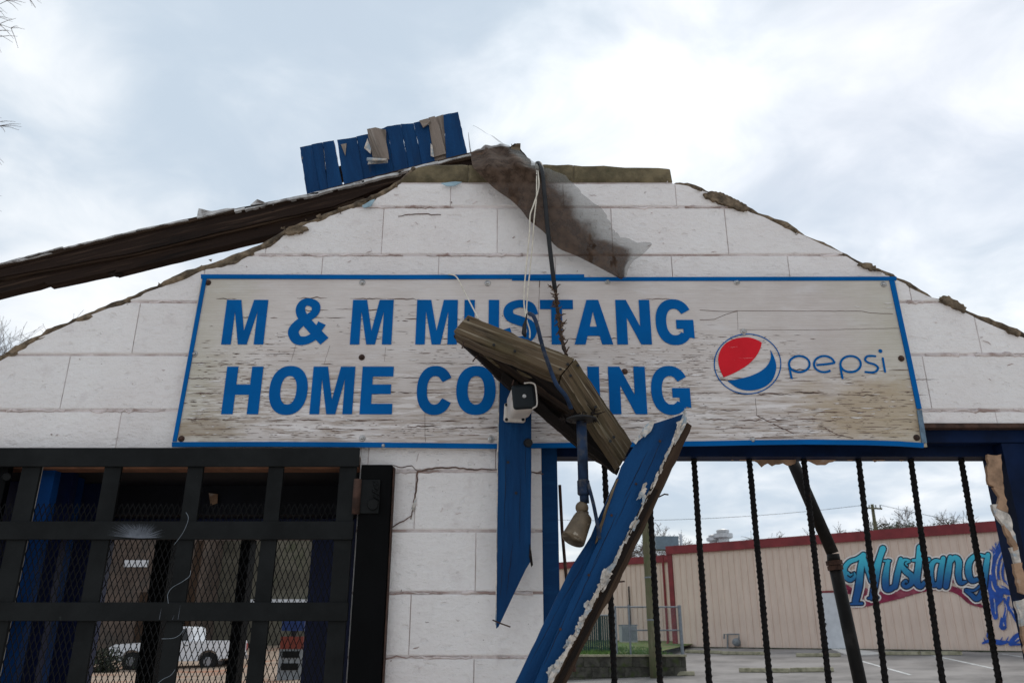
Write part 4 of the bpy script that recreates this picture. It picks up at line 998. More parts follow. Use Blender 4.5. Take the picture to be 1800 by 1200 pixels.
for c, m_ in (([(1736, 798), (1760, 798), (1764, 860), (1750, 856), (1738, 850)], M_PAPER), ([(1746, 856), (1764, 850), (1772, 900), (1752, 892), (1757, 872)], M_PAPER), ([(1744, 886), (1760, 884), (1775, 905), (1788, 955), (1768, 930), (1750, 905)], M_PEEL),
              ([(1764, 920), (1785, 950), (1790, 965), (1782, 968), (1766, 930)], M_PAPER), ([(1776, 962), (1790, 960), (1795, 995), (1785, 990)], M_PEEL), ([(1782, 990), (1797, 988), (1806, 1045), (1792, 1040), (1788, 1015)], M_PAPER), ([(1785, 1056), (1806, 1050), (1815, 1115), (1800, 1120), (1793, 1080)], M_PEEL), ([(1796, 1100), (1815, 1090), (1830, 1200), (1812, 1200)], M_PAPER)):
    torn(c, YH - .004 + pr.uniform(-.004, .004), .014, m_, amp=.004)
grl = thing('window_grille', 'row of black twisted iron bars across the open window', 'window grille', (PX(1400, 1000, 2.93), 2.93, 1.0))
YG = 2.935
def rebar(pt, pb_):
    a, b = P(*pt, YG), P(*pb_, YG); d = (b - a); b = a + d * ((a.z - .05) / (a.z - b.z)); a = a - d.normalized() * .03
    a.z = min(a.z, WZ - .02); n = 9; m = int((b - a).length / .0065); v = []; f = []; ax_ = (b - a).normalized(); u = Vector((0, -1, 0)); u = (u - ax_ * u.dot(ax_)).normalized(); w_ = ax_.cross(u); ph = pr.uniform(0, 6.28); bend = pr.uniform(-.005, .005); tw = pr.uniform(1.6, 2.2)
    for i in range(m + 1):
        for k in range(n):
            t = 2 * math.pi * k / n; r_ = .0098 + .0028 * max(0, math.cos(i * tw + t * 1 + ph)) + .0004 * math.sin(i * .37)
            v.append(a + ax_ * (i * .0065) + w_ * (bend * math.sin(math.pi * i / m) + .0012 * mnoise.noise(Vector((i * .03, ph, 1)))) + (u * math.cos(t) + w_ * math.sin(t)) * r_)
    for i in range(m):
        for k in range(n): f.append((i * n + k, i * n + (k + 1) % n, (i + 1) * n + (k + 1) % n, (i + 1) * n + k))
    recalc(mk('bar', v, f, M_REBAR, grl))
for a, b in (((1062, 810), (1078, 1200)), ((1138, 810), (1162, 1200)), ((1219, 800), (1246, 1200)), ((1316, 800), (1352, 1200)), ((1412, 800), (1457, 1200)), ((1508, 800), (1557, 1200)), ((1600, 800), (1659, 1200)), ((1688, 800), (1758, 1200))): rebar(a, b)
MB().tube([P(984, 852, 2.93), P(988, 930, 2.93), P(995, 1010, 2.93), P(1010, 1180, 2.93)], .006, 7).build('thin_rod', M_RUST, grl)

# leaning pipe behind the bars
lp = thing('leaning_pipe', 'dark metal pipe leaning behind the bars with a rusty collar at its bend', 'pipe', P(1512, 1200, 3.6) - Vector((0, 0, 1.3)))
YP = 3.6; a, b, c = P(1384, 790, YP), P(1462, 968, YP), P(1512, 1200, YP); e = c + (c - b).normalized() * 1.35
MB().tube([a, b + (b - a).normalized() * .01], .0265, 16).build('upper_pipe', M_PIPE, lp, frame(a, b - a, (0, -1, 0)), True)
bo = MB().tube([b + Vector((.003, -.002, -.012)), b + (c - b) * .09], [.026, .029], 16); bo.build('elbow', M_PIPE, lp, smooth=True)
MB().tube([b + (c - b) * .06, c, e], .0275, 16).build('lower_pipe', M_PIPE, lp, frame(c, c - b, (0, -1, 0)), True)
for t, r_ in ((.075, .035), (.115, .033)): MB().tube([b + (c - b) * t, b + (c - b) * (t + .035)], r_, 16).build('collar', M_RUST, lp)

# ================================================================== THE SIGN
YS_ = 2.775
def S(px, py, off=0): return P(px, py, YS_ - off)
cTL, cTR, cBR, cBL = S(355, 484), S(1573, 488), S(1630, 783), S(303, 783)
sc0 = (cTL + cTR + cBR + cBL) / 4
sign = thing('sign_board', 'long weathered white sign with blue capital letters and a soft drink logo', 'sign', sc0)
bot = [(303, 783), (480, 783), (640, 784), (870, 787), (1050, 784), (1230, 782), (1330, 780), (1420, 779), (1520, 780), (1580, 782), (1630, 785)]
topp = [(355, 484), (700, 485), (1027, 487), (1300, 489), (1573, 489)]
lp_ = [S(*q) for q in topp] + [S(*q) for q in bot[::-1]]
v, f = poly3([lp_], (0, .009, 0))
SF = Matrix(((1, 0, 0), (0, 0, -1), (0, 1, 0))).to_4x4(); SF.translation = Vector((sc0.x, YS_, sc0.z))
recalc(mk('face_panel', v, f, M_SIGN, sign, SF))
def strip(name, pxs, wpx, mat=M_SIGNBLUE, off=.004, th=.006, side=1):
    a = [S(p, q, off) for p, q in pxs]; s = [S(p + wpx[0], q + wpx[1], off) for p, q in pxs]
    v, f = poly3([a + s[::-1]], (0, th, 0)); recalc(mk(name, v, f, mat, sign))
strip('frame_strip', [(353, 482), (700, 483), (1027, 482)], (0, 7), off=.006)
strip('frame_strip', [(900, 486), (1027, 487), (1300, 486.5), (1576, 486)], (0, 6.5), off=.0035)
strip('frame_strip', [(356, 489), (303, 775)], (-0.0 + 7, 0), off=.005); strip('frame_strip', [(1564, 493), (1596, 640), (1612, 718)], (8.5, 0), off=.005)
strip('frame_strip', [(1612, 720), (1621, 778)], (8.5, 0), off=.005, mat=simple('worn_grey_blue_edge', (.11, .17, .23), .6, .4, 20))
strip('frame_strip', [(302, 776.5), (480, 776), (640, 777), (870, 779.5)], (0, 8.5)); strip('frame_strip', [(870, 779.5), (1050, 777), (1230, 775), (1330, 773), (1420, 772), (1520, 773), (1580, 775), (1624, 778)], (0, 8.5), off=.0042)
sb = None
for i, (px, py) in enumerate(((366, 497), (637, 497), (857, 498), (1068, 495), (1295, 496), (1553, 500), (342, 622), (636, 628), (1307, 583), (1584, 630), (319, 771), (637, 770), (863, 772), (1323, 774), (1611, 769), (674, 783), (1098, 653), (927, 771))):
    c = S(px, py); M = frame(c, (1, 0, 0), (0, -1, 0))
    if sb is None:
        m = MB(); m.tube([(0, 0, .0), (0, 0, .0025), (0, 0, .003)], [.0115, .0115, .0075], 14); m.tube([(0, 0, .0028), (0, 0, .006), (0, 0, .008)], [.0068, .0062, .003], 10)
        o = mk('screw', m.v, m.f, M_STEEL, sign, M, True, local=True); sb = o
    else:
        o = bpy.data.objects.new('screw', sb.data); C.objects.link(o); setw(o, M, sign)
    if i in (0, 7, 9, 10, 14, 16): 
        o.material_slots[0].link = 'OBJECT'; o.material_slots[0].material = M_RUST
# letters: outlines in a unit box, placed on the board
YL = .0016
def spw(x, z, off=YL): return Vector((x, YS_ - off, z))
def letter(loops, x0, x1, z0, z1, name='letter', mat=M_SIGNBLUE, th=.0012):
    L2 = [[spw(x0 + a * (x1 - x0), z0 + b * (z1 - z0), YL + th) for a, b in l] for l in loops]
    v, f = poly3(L2, (0, th, 0)); return recalc(mk(name, v, f, mat, sign))
def sup(cx, cy, rx_, ry_, a0=0, a1=360, n=40, e=2.25):
    o = []
    for i in range(n + (a1 - a0 < 360)):
        a = math.radians(a0 + (a1 - a0) * i / n); c, s = math.cos(a), math.sin(a)
        o.append((cx + rx_ * math.copysign(abs(c) ** (2 / e), c), cy + ry_ * math.copysign(abs(s) ** (2 / e), s)))
    return o
def gM(t=.245): return [[(0, 0), (0, 1), (.345, 1), (.5, .30), (.655, 1), (1, 1), (1, 0), (1 - t * .93, 0), (1 - t * .93, .74), (.605, 0), (.395, 0), (t * .93, .74), (t * .93, 0)]]
def gH(t=.31): return [[(0, 0), (0, 1), (t, 1), (t, .62), (1 - t, .62), (1 - t, 1), (1, 1), (1, 0), (1 - t, 0), (1 - t, .405), (t, .405), (t, 0)]]
def gE(t=.34): return [[(0, 0), (0, 1), (.98, 1), (.98, .79), (t, .79), (t, .62), (.93, .62), (.93, .42), (t, .42), (t, .215), (1, .215), (1, 0)]]
def gN(t=.31): return [[(0, 0), (0, 1), (t, 1), (1 - t, .40), (1 - t, 1), (1, 1), (1, 0), (1 - t, 0), (t, .60), (t, 0)]]
def gT(t=.33): return [[(.5 - t / 2, 0), (.5 - t / 2, .79), (0, .79), (0, 1), (1, 1), (1, .79), (.5 + t / 2, .79), (.5 + t / 2, 0)]]
def gA(): return [[(0, 0), (.345, 1), (.655, 1), (1, 0), (.715, 0), (.655, .19), (.345, .19), (.285, 0)], [(.41, .395), (.59, .395), (.5, .74)]]
def gI(): return [[(0, 0), (0, 1), (1, 1), (1, 0)]]
def gO(): return [sup(.5, .5, .5, .515), sup(.5, .5, .21, .30)[::-1]]
def gU(): return [[(0, 1), (.30, 1), (.30, .36)] + [(.5 - .2 * math.cos(math.radians(a)), .36 - .17 * math.sin(math.radians(a))) for a in range(15, 180, 15)] + [(.70, .36), (.70, 1), (1, 1), (1, .36)] + [(.5 + .5 * math.cos(math.radians(a)), .36 - .375 * math.sin(math.radians(a)) ** .9) for a in range(15, 180, 15)] + [(0, .36)]]
def gK(): return [[(0, 0), (0, 1), (.29, 1), (.29, .60), (.62, 1), (.97, 1), (.60, .58), (1, 0), (.65, 0), (.40, .39), (.29, .27), (.29, 0)]]
def gC():
    o = sup(.5, .5, .5, .515, 28, 332, 36); i = sup(.5, .5, .22, .30, 40, 320, 26)
    return [o + [(.715, .33)] + i[::-1] + [(.715, .67)]]
def gG():
    o = sup(.49, .5, .49, .515, 30, 320, 34); i = sup(.5, .5, .22, .30, 40, 312, 24)
    return [o + [(1, .13), (1, .545), (.54, .545), (.54, .345), (.72, .345), (.72, .25)] + i[::-1] + [(.70, .68)]]
z0a, z1a = S(800, 605.5).z, S(800, 527.5).z; z0b, z1b = S(800, 728).z, S(800, 644.5).z
for g, a, b in ((gM(), 389, 463), (gM(), 615, 688), (gM(), 730, 803), (gU(), 815, 877), (gT(), 950, 1009), (gA(), 1010, 1078), (gN(), 1085, 1146), (gG(), 1155, 1222)):
    letter(g, S(a, 605.5).x, S(b, 605.5).x, z0a, z1a)
for g, a, b in ((gH(), 389, 454), (gO(), 469, 537), (gM(), 544, 619), (gE(), 632, 689), (gC(), 731, 795), (gO(), 801, 871), (gO(), 879, 946), (gK(), 957, 1024), (gI(), 1035, 1056), (gN(), 1072, 1138), (gG(), 1147, 1216)):
    letter(g, S(a, 728).x, S(b, 728).x, z0b, z1b)
def sstroke(m, pxs, wid, off, k=6, px=True, cap=True):
    p = [S(*q) for q in pxs] if px else [spw(*q) for q in pxs]
    c = sm2([(q.x, q.z) for q in p], k); ws = interp(wid, len(c))
    L_, R_, e, e2 = stroke_poly(c, ws, cap)
    o = L_ + e + R_[::-1] + e2
    n = len(L_); y = YS_ - off
    v = [Vector((q.x, y, q.y)) for q in L_] + [Vector((q.x, y, q.y)) for q in R_]
    m.add(v, [(i, n + i, n + i + 1, i + 1) for i in range(n - 1)])
    if cap:
        m.add([Vector((q.x, y, q.y)) for q in [L_[-1]] + e + [R_[-1]]], [tuple(range(len(e) + 2))]); m.add([Vector((q.x, y, q.y)) for q in [R_[0]] + e2 + [L_[0]]], [tuple(range(len(e2) + 2))])
# S as one thick curve
x0, x1 = S(883, 605.5).x, S(945, 605.5).x; hh, wd = z1a - z0a, x1 - x0
spts = [(.905, .655), (.80, .85), (.52, .915), (.24, .85), (.165, .715), (.25, .60), (.50, .525), (.76, .445), (.845, .30), (.74, .15), (.48, .085), (.20, .155), (.095, .345)]
m = MB(); sstroke(m, [(x0 + a * wd, z0a + b * hh) for a, b in spts], [hh * q for q in (.19, .19, .175, .185, .205, .21, .22, .21, .205, .185, .175, .19, .19)], .0025, px=False, cap=False)
m.build('letter', M_SIGNBLUE, sign)
m = MB()
def q4(l): return [(300 + a / 3.53, 460 + b / 3.53) for a, b in l]
k_ = 1 / 3.53 / 445
sstroke(m, q4([(955, 494), (890, 425), (822, 345), (806, 295), (826, 258), (862, 252), (900, 272), (896, 315), (850, 352)]), [62 * k_, 60 * k_, 58 * k_, 56 * k_, 50 * k_, 48 * k_, 52 * k_, 50 * k_, 46 * k_], .0025, cap=False)
sstroke(m, q4([(868, 338), (795, 388), (762, 435), (785, 484), (838, 489), (890, 462), (920, 415), (940, 382)]), [44 * k_, 60 * k_, 64 * k_, 58 * k_, 52 * k_, 50 * k_, 46 * k_, 52 * k_], .0028, cap=False)
m.build('letter', M_SIGNBLUE, sign)
# round logo and its thin lower-case word
def q3(l): return [(1200 + a / 3.751, 480 + b / 3.751) for a, b in l]
m = MB(); ring = q3([(427 + 219 * math.cos(math.radians(a)), 599 + 197 * math.sin(math.radians(a))) for a in range(0, 361, 10)])
sstroke(m, ring, 6.5 / 3.751 / 440, .0022, k=2, cap=False); m.build('logo_ring', M_SIGNBLUE, sign)
def flat(name, pts, mat, off=.0022):
    c = sm2([(S(*q).x, S(*q).z) for q in q3(pts + [pts[0]])], 1)[:-1]
    v, f = poly3([[spw(p.x, p.y, off) for p in c]], (0, .001, 0)); recalc(mk(name, v, f, mat, sign))
def dn(l, k=4): return [(q.x, q.y) for q in sm2(l, k)]
flat('logo_field', dn([(270, 686), (247, 640), (235, 590), (236, 545), (256, 495), (296, 455), (355, 430), (430, 424), (480, 437), (521, 458)]) + dn([(521, 458), (510, 500), (482, 550), (432, 602), (370, 642), (318, 668), (270, 686)])[1:-1], M_SIGNRED)
flat('logo_field', dn([(294, 711), (360, 700), (440, 680), (508, 650), (556, 610), (580, 560), (578, 507)]) + dn([(578, 507), (600, 550), (616, 605), (611, 655), (588, 708), (542, 748), (482, 769), (420, 773), (360, 757), (294, 711)])[1:-1], M_SIGNBLUE)
wv = 13.5 / 3.751 / 440
def lw(parts): 
    m = MB()
    for i, (p, k) in enumerate(parts): sstroke(m, q3(p), wv, .0022 + .0003 * i, k=k, cap=(len(p) < 20))
    m.build('word_letter', M_SIGNBLUE, sign)
def ell(cx, cy, rx_, ry_, a0, a1, n=24): return [(cx + rx_ * math.cos(math.radians(a0 + (a1 - a0) * i / n)), cy + ry_ * math.sin(math.radians(a0 + (a1 - a0) * i / n))) for i in range(n + 1)]
lw([(ell(768, 600, 68, 53, 0, 360), 2), ([(700, 600), (706, 640), (717, 692)], 4)])
lw([(ell(932, 600, 67, 53, 52, 352)[:24] + [(1000, 592), (950, 600), (880, 606)], 2)])
lw([(ell(1106, 600, 67, 53, 0, 360), 2), ([(1038, 600), (1042, 640), (1052, 692)], 4)])
lw([([(1268, 548), (1240, 546), (1212, 551), (1202, 572), (1222, 590), (1262, 602), (1286, 622), (1276, 646), (1248, 655), (1204, 652)], 4)])
m = MB(); sstroke(m, q3([(1318, 562), (1325, 605), (1333, 650)]), wv, .0022); c = S(*q3([(1304, 513)])[0], .0024); dv = [c + Vector((.0075 * math.cos(a * .524), 0, .0075 * math.sin(a * .524))) for a in range(12)]; m.add(dv, [tuple(range(12))]); m.build('word_letter', M_SIGNBLUE, sign)
# breaks in the vinyl skin: short dashes, long runs, a few upright hairlines
tr = MB(); rg = random.Random(44)
def tear(x, z, l, h, off=.0006):
    k = max(2, int(l / .012)); up, dnl = [], []
    for i in range(k + 1):
        t = i / k; e = math.sin(math.pi * min(max(t, .06), .94)); jz = rg.gauss(0, h * .35)
        up.append(spw(x + l * t, z + jz + h * e * .6, off)); dnl.append(spw(x + l * t, z + jz - h * e * .4, off))
    n = k + 1; tr.add(up + dnl, [(i, n + i, n + i + 1, i + 1) for i in range(k)])
zt_, zb_ = cTL.z - .03, cBL.z + .03; HS = zt_ - zb_
def xlim(z): t = (cTL.z - z) / (cTL.z - cBL.z); return cTL.x + (cBL.x - cTL.x) * t + .03, cTR.x + (cBR.x - cTR.x) * t - .03
for i in range(3600):
    u = rg.random() ** .62; z = zt_ - HS * u; a, b = xlim(z); x = rg.uniform(a, b)
    q = mnoise.noise(Vector((x * 2.2, z * 5, 1.5))) + (u - .55) * .9
    if q < rg.uniform(-.12, .50) or (abs(x) > .75 and x > 0 and u < .35): continue
    z = round(z / .0072) * .0072
    tear(x, z, abs(rg.gauss(0, .018)) + .004, rg.uniform(.0007, .0027), .0006 + (i % 40) * 8e-6)
for (xa, xb, py, pr_) in ((300, 1240, 622, .35), (395, 800, 560, .5), (390, 760, 545, .35), (380, 1240, 525, .35), (400, 1230, 595, .4), (1250, 1600, 651, .6), (330, 900, 640, .7), (320, 1590, 665, .6), (330, 1560, 690, .7), (1290, 1610, 693, .8), (320, 1620, 738, .75), (310, 1600, 752, .6), (1230, 1500, 668, .5), (1200, 1640, 722, .4), (320, 900, 707, .5), (1120, 1250, 560, .4)):
    x, xe = S(xa, py).x, S(xb, py).x; z = S(900, py).z
    while x < xe:
        l = rg.uniform(.02, .14)
        if rg.random() < pr_: tear(x, z + rg.gauss(0, .0026), l, rg.uniform(.0018, .0044), .0011)
        x += l + rg.uniform(.0, .03)
def hair(pxs, wmm):
    c = jag([S(*q) - Vector((0, .0007, 0)) for q in pxs], .02, .0012, rg, False)
    for i in range(len(c) - 1):
        t = (c[i + 1] - c[i]).normalized(); s = Vector((-t.z, 0, t.x)) * wmm / 2000; tr.add([c[i] - s, c[i + 1] - s, c[i + 1] + s, c[i] + s], [(0, 1, 2, 3)])
for pxs, wmm in (([(949, 489), (948, 505)], 3.0), ([(948, 505), (946, 560), (946, 600)], 1.0), ([(1230, 545), (1265, 547), (1290, 547), (1296, 546), (1515, 547), (1530, 550), (1570, 552)], 1.8), ([(1230, 562), (1256, 561), (1275, 553), (1296, 547)], 1.8), ([(1300, 579), (1400, 580), (1580, 577)], 1.2), ([(1296, 547), (1297, 580)], 1.0), ([(520, 605), (512, 635)], .8), ([(580, 607), (570, 640)], .8), ([(678, 610), (676, 635)], .9), ([(1330, 730), (1360, 745), (1395, 762)], 3.0), ([(1328, 700), (1330, 730)], 1.2), ([(1450, 752), (1475, 765), (1500, 770)], 2.5), ([(1320, 771), (1345, 769), (1395, 769)], 2.5), ([(748, 690), (747, 740), (748, 776)], 1.2)):
    hair(pxs, wmm)
tag(tr.build('vinyl_tear', M_TEAR, sign), kind='stuff')
lv = MB(); rg = random.Random(61)                      # lifted lips of vinyl, standing a little proud of the board
for i in range(520):
    u = rg.random() ** .5; z = zt_ - HS * u; a, b = xlim(z); x = rg.uniform(a, b); l = abs(rg.gauss(0, .03)) + .01; h_ = rg.uniform(.0015, .005)
    if mnoise.noise(Vector((x * 2.2, z * 5, 1.5))) + (u - .55) * .9 < rg.uniform(-.1, .4): continue
    k = max(2, int(l / .01)); up, lo = [], []
    for q in range(k + 1):
        xx = x + l * q / k; up.append(spw(xx, z + rg.gauss(0, .0004), .0007 + (i % 20) * 1e-5)); lo.append(spw(xx, z - h_ * math.sin(math.pi * (q + .3) / (k + .6)) * rg.uniform(.5, 1.1), .0009 + h_ * .3))
    lv.add(up + lo, [(q, k + 1 + q, k + 2 + q, q + 1) for q in range(k)])
tag(lv.build('lifted_vinyl', M_CURL, sign), kind='stuff')

# ================================================================== GATE AND THE DARK PASSAGE BEHIND IT
YGT = 2.74
gate = thing('security_gate', 'black steel gate of flat bars with diamond mesh, left of the white pier', 'gate', (PX(330, 1000, YGT), YGT, .05))
def gb_(name, x0, x1, z0, z1, y0, y1, mat=M_BLACK, parent=gate, bev=.002):
    o = MB().box((min(x0, x1), y0, min(z0, z1)), (max(x0, x1), y1, max(z0, z1))).build(name, mat, parent)
    if bev: b = o.modifiers.new('bevel', 'BEVEL'); b.width = bev; b.segments = 2
    return o
gxl, gxr = PX(-420, 1000, YGT), PX(617, 1000, YGT)
for p0, p1 in ((787, 820), (916, 948), (1058, 1091)):
    gb_('rail', gxl, gxr if p0 > 800 else PX(632, 800, YGT), PZ(p0, YGT), PZ(p1, YGT), YGT - .006, YGT + .006)
for z in (.95, .62, .2): gb_('rail', gxl, gxr, z, z + .075, YGT - .006, YGT + .006)
for a, b in ((39, 72), (184, 214), (330, 358), (472, 499), (597, 627)):
    gb_('bar', PX(a, 822, YGT + .008), PX(b, 822, YGT + .008), .12, PZ(800, YGT), YGT + .0065, YGT + .019)
for a in (-105, -250, -395): gb_('bar', PX(a, 822, YGT), PX(a + 30, 822, YGT), .12, PZ(800, YGT), YGT + .0065, YGT + .019)
em = MB(); YE = YGT + .024; x0, x1 = PX(20, 1200, YE) - .9, PX(600, 1000, YE); zt, zb = PZ(884, YE), .15; PW, PH = .0193, .0485
HW = PW / 2; nc = int((x1 - x0) / HW); nz = int((zt - zb) / (PH / 2))
for i in range(nc):
    v = []; f = []
    for j in range(nz + 1):
        r_ = (i + j) % 2; x = x0 + (i + r_) * HW; z = zt - j * PH / 2; yy = YE + (.0016 if r_ else 0)
        v += [(x - .0013, yy, z), (x + .0013, yy, z), (x + .0010, yy + .0022, z), (x - .0010, yy + .0022, z)]
    for j in range(nz):
        for k in range(4): f.append((j * 4 + k, j * 4 + (k + 1) % 4, j * 4 + 4 + (k + 1) % 4, j * 4 + 4 + k))
    em.add(v, f)
tag(em.build('expanded_mesh', M_MESH, gate), kind='stuff')
hb = gb_('hinge', PX(622, 860, YGT), PX(668, 860, YGT), PZ(843, YGT), PZ(902, YGT), YGT - .004, YGT + .006, M_BLACK)
MB().tube([P(629, 842, YGT - .008), P(625, 903, YGT - .008)], .0135, 12).build('hinge_knuckle', M_RUST, gate, smooth=True)
MB().tube([P(655, 886, YGT + .004), P(655, 886, YGT - .022)], [.020, .017], 12).build('bolt', M_BLACK, gate); 
wb = MB(); rg = random.Random(3)
for i in range(14):
    q = P(661 + rg.uniform(-3, 3), 846 + i * 3.0, YGT - .004); wb.tube([q + Vector((-.006, 0, .003)), q + Vector((0, -.004, 0)), q + Vector((.006, 0, -.003))], .004, 5)
wb.build('weld_bead', M_BLACK, gate)
# white scuff on the second rail, made of many fine scratches
sf = MB(); rg = random.Random(23)
for i in range(420):
    a = rg.uniform(.02, math.pi - .02); c = P(246 + rg.uniform(-6, 6), 945, YGT - .0064 - i * 4e-6); l = rg.uniform(.02, .075) * (1.2 if a > 1.6 else .85); a0 = rg.uniform(.0, .006); z1_ = min(l * math.sin(a) * .95, .050)
    b = c + Vector((math.cos(a) * l * 1.35, 0, z1_)); s = c + Vector((math.cos(a) * a0, 0, min(math.sin(a) * a0, .049))); u = Vector((-math.sin(a), 0, math.cos(a))) * rg.uniform(.0004, .0011); sf.add([s - u, b, s + u], [(0, 1, 2)])
for x_, l in ((283, 22), (306, 10), (316, 26)):
    p = P(x_ - 3, 1088, YGT - .0066); b = P(x_ + 1, 1088 - l, YGT - .0066); sf.add([p - Vector((.0008, 0, 0)), p + Vector((.0008, 0, 0)), b], [(0, 1, 2)])
tag(sf.build('paint_scuff', simple('white_scuff', (.12, .13, .15), .8, .3, 30, bump=0), gate), kind='stuff')
wz = YGT - .02
for i, (pts, lab) in enumerate(((((327, 900), (331, 912), (322, 935), (306, 957)), 'uppermost loose thin wire crossing the second gate rail'), (((335, 1002), (333, 1012), (320, 1022), (303, 1032), (295, 1044), (296, 1060)), 'loose thin wire hanging between the second and third gate rails'), (((322, 1107), (316, 1115), (304, 1121), (284, 1122)), 'short loose wire just below the third gate rail'), (((308, 1176), (300, 1186), (285, 1194), (272, 1206)), 'lowest loose wire curling near the bottom of the gate'))):
    cable('loose_wire', M_GALV, [(a, b, wz) for a, b in pts], .0009, lab, 'wire', 'loose wires on the gate', 5)
YPS = 2.715
gp = thing('gate_post', 'wide black steel post carrying the gate hinge beside the white pier', 'gate post', (PX(655, 1000, YPS), YPS, 0))
gb_('post', PX(632, 818, YPS), PX(687, 818, YPS), 0, PZ(813, YPS), YPS + .03, YPS + .08, M_BLACKPOST, gp, .003)
pe = gb_('edge_strip', PX(688.5, 818, YPS), PX(690, 818, YPS), 0, PZ(816, YPS), YPS + .04, YPS + .075, M_RUST, gp, 0)
jx = PX(15, 835, 2.78)
lj = thing('gate_jamb', 'black steel jamb at the far left edge behind the gate', 'gate post', (jx, 2.8, 0))
gb_('post', jx - .34, jx, 0, PZ(800, 2.78), 2.772, 2.80, M_BLACKPOST, lj, .002)
MB().tube([P(12, 838, 2.772), P(12, 838, 2.752)], [.016, .012], 8).build('bolt', M_BLACK, lj)
MB().box((PX(72.5, 822, 2.765), 2.764, .1), (PX(75, 822, 2.765), 2.769, PZ(800, 2.765))).build('bright_edge', simple('worn_steel_edge', (.30, .28, .26), .6, .3, 20), lj)
# passage
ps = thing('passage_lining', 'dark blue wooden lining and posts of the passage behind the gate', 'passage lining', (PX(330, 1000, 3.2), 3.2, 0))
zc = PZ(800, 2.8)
MB().box((GX0 - .1, YBK + .002, zc - .02), (GX1 + .15, 3.62, zc + .10)).build('added_ceiling', M_DARKROOM, ps)  # added to keep sky light out, so the passage stays dark
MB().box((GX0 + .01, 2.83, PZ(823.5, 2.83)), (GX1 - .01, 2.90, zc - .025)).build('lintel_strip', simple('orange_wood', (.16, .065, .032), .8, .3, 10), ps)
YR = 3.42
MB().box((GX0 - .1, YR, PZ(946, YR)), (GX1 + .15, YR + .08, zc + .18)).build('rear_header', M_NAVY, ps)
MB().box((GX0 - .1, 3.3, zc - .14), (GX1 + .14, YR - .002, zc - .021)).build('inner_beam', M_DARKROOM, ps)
for i, (p0, p1, ya, yb, mt) in enumerate(((44, 74, 2.86, 2.90, M_NAVYLIT), (74, 108, 3.0, 3.04, M_NAVY), (108, 118, 3.10, 3.15, M_NAVYLIT), (117, 166, 3.25, 3.42, M_NAVY))):  # facet light and shade put into the board colours
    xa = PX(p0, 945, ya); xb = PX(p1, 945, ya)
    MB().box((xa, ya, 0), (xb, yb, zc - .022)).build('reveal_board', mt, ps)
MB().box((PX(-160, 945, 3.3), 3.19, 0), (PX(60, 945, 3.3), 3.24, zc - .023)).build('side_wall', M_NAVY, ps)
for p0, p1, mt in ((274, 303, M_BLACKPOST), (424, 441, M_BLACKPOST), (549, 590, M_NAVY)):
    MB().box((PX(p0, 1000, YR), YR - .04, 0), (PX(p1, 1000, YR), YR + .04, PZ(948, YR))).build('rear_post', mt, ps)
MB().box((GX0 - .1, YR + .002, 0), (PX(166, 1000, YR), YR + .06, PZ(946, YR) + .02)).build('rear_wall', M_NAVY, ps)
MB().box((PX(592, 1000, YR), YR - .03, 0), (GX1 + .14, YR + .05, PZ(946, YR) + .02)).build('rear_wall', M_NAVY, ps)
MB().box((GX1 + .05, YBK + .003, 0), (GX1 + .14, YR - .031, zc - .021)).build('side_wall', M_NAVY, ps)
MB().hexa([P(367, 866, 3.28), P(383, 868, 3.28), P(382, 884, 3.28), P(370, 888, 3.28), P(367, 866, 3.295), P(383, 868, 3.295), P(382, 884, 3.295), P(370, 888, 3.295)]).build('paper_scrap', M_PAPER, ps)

# ================================================================== BROKEN TIMBER IN FRONT OF THE SIGN
hb_ = thing('hanging_board', 'blue upright board with a slanted pointed end hanging over the sign', 'board', P(903, 1000, 2.68))
prism('board_face', M_BLUE, hb_, [(879, 640), (935, 640), (934, 800), (933, 985), (925, 998), (900, 1050), (876, 1101), (872, 1104), (874, 900), (876, 780)], 2.67, .028, ((878, 650), (873, 1100)), .05, .0006)
prism('bare_edge', M_PEEL, hb_, [(876.5, 645), (878.6, 645), (875.5, 800), (873.5, 1000), (872.2, 1098), (870.6, 1098), (871.9, 1000), (873.9, 800)], 2.668, .03, ((878, 650), (873, 1100)), .02, .0006)
prism('splinter', M_WOODDARK, hb_, [(931, 955), (934, 968), (937, 992), (934, 996), (930, 978)], 2.665, .012)
MB().tube([P(866, 1089, 2.662), P(880, 1095, 2.655), P(897, 1101, 2.640)], .0022, 6).build('nail', M_RUST, hb_)
MB().tube([P(928, 778, 2.668), P(930, 778, 2.64)], [.016, .013], 10).build('bolt', M_BLKPL, hb_)
for px, py in ((893, 812), (907, 866)): MB().tube([P(px, py, 2.6705), P(px, py, 2.667)], .005, 8).build('nail_head', M_BLKPL, hb_)
# pale batten behind, right of the board, under the sign
prism('backing_scrap', M_WALL, wall, [(934, 788), (951, 788), (951, 826), (945, 829), (934, 827)], YWL - .012, .01)

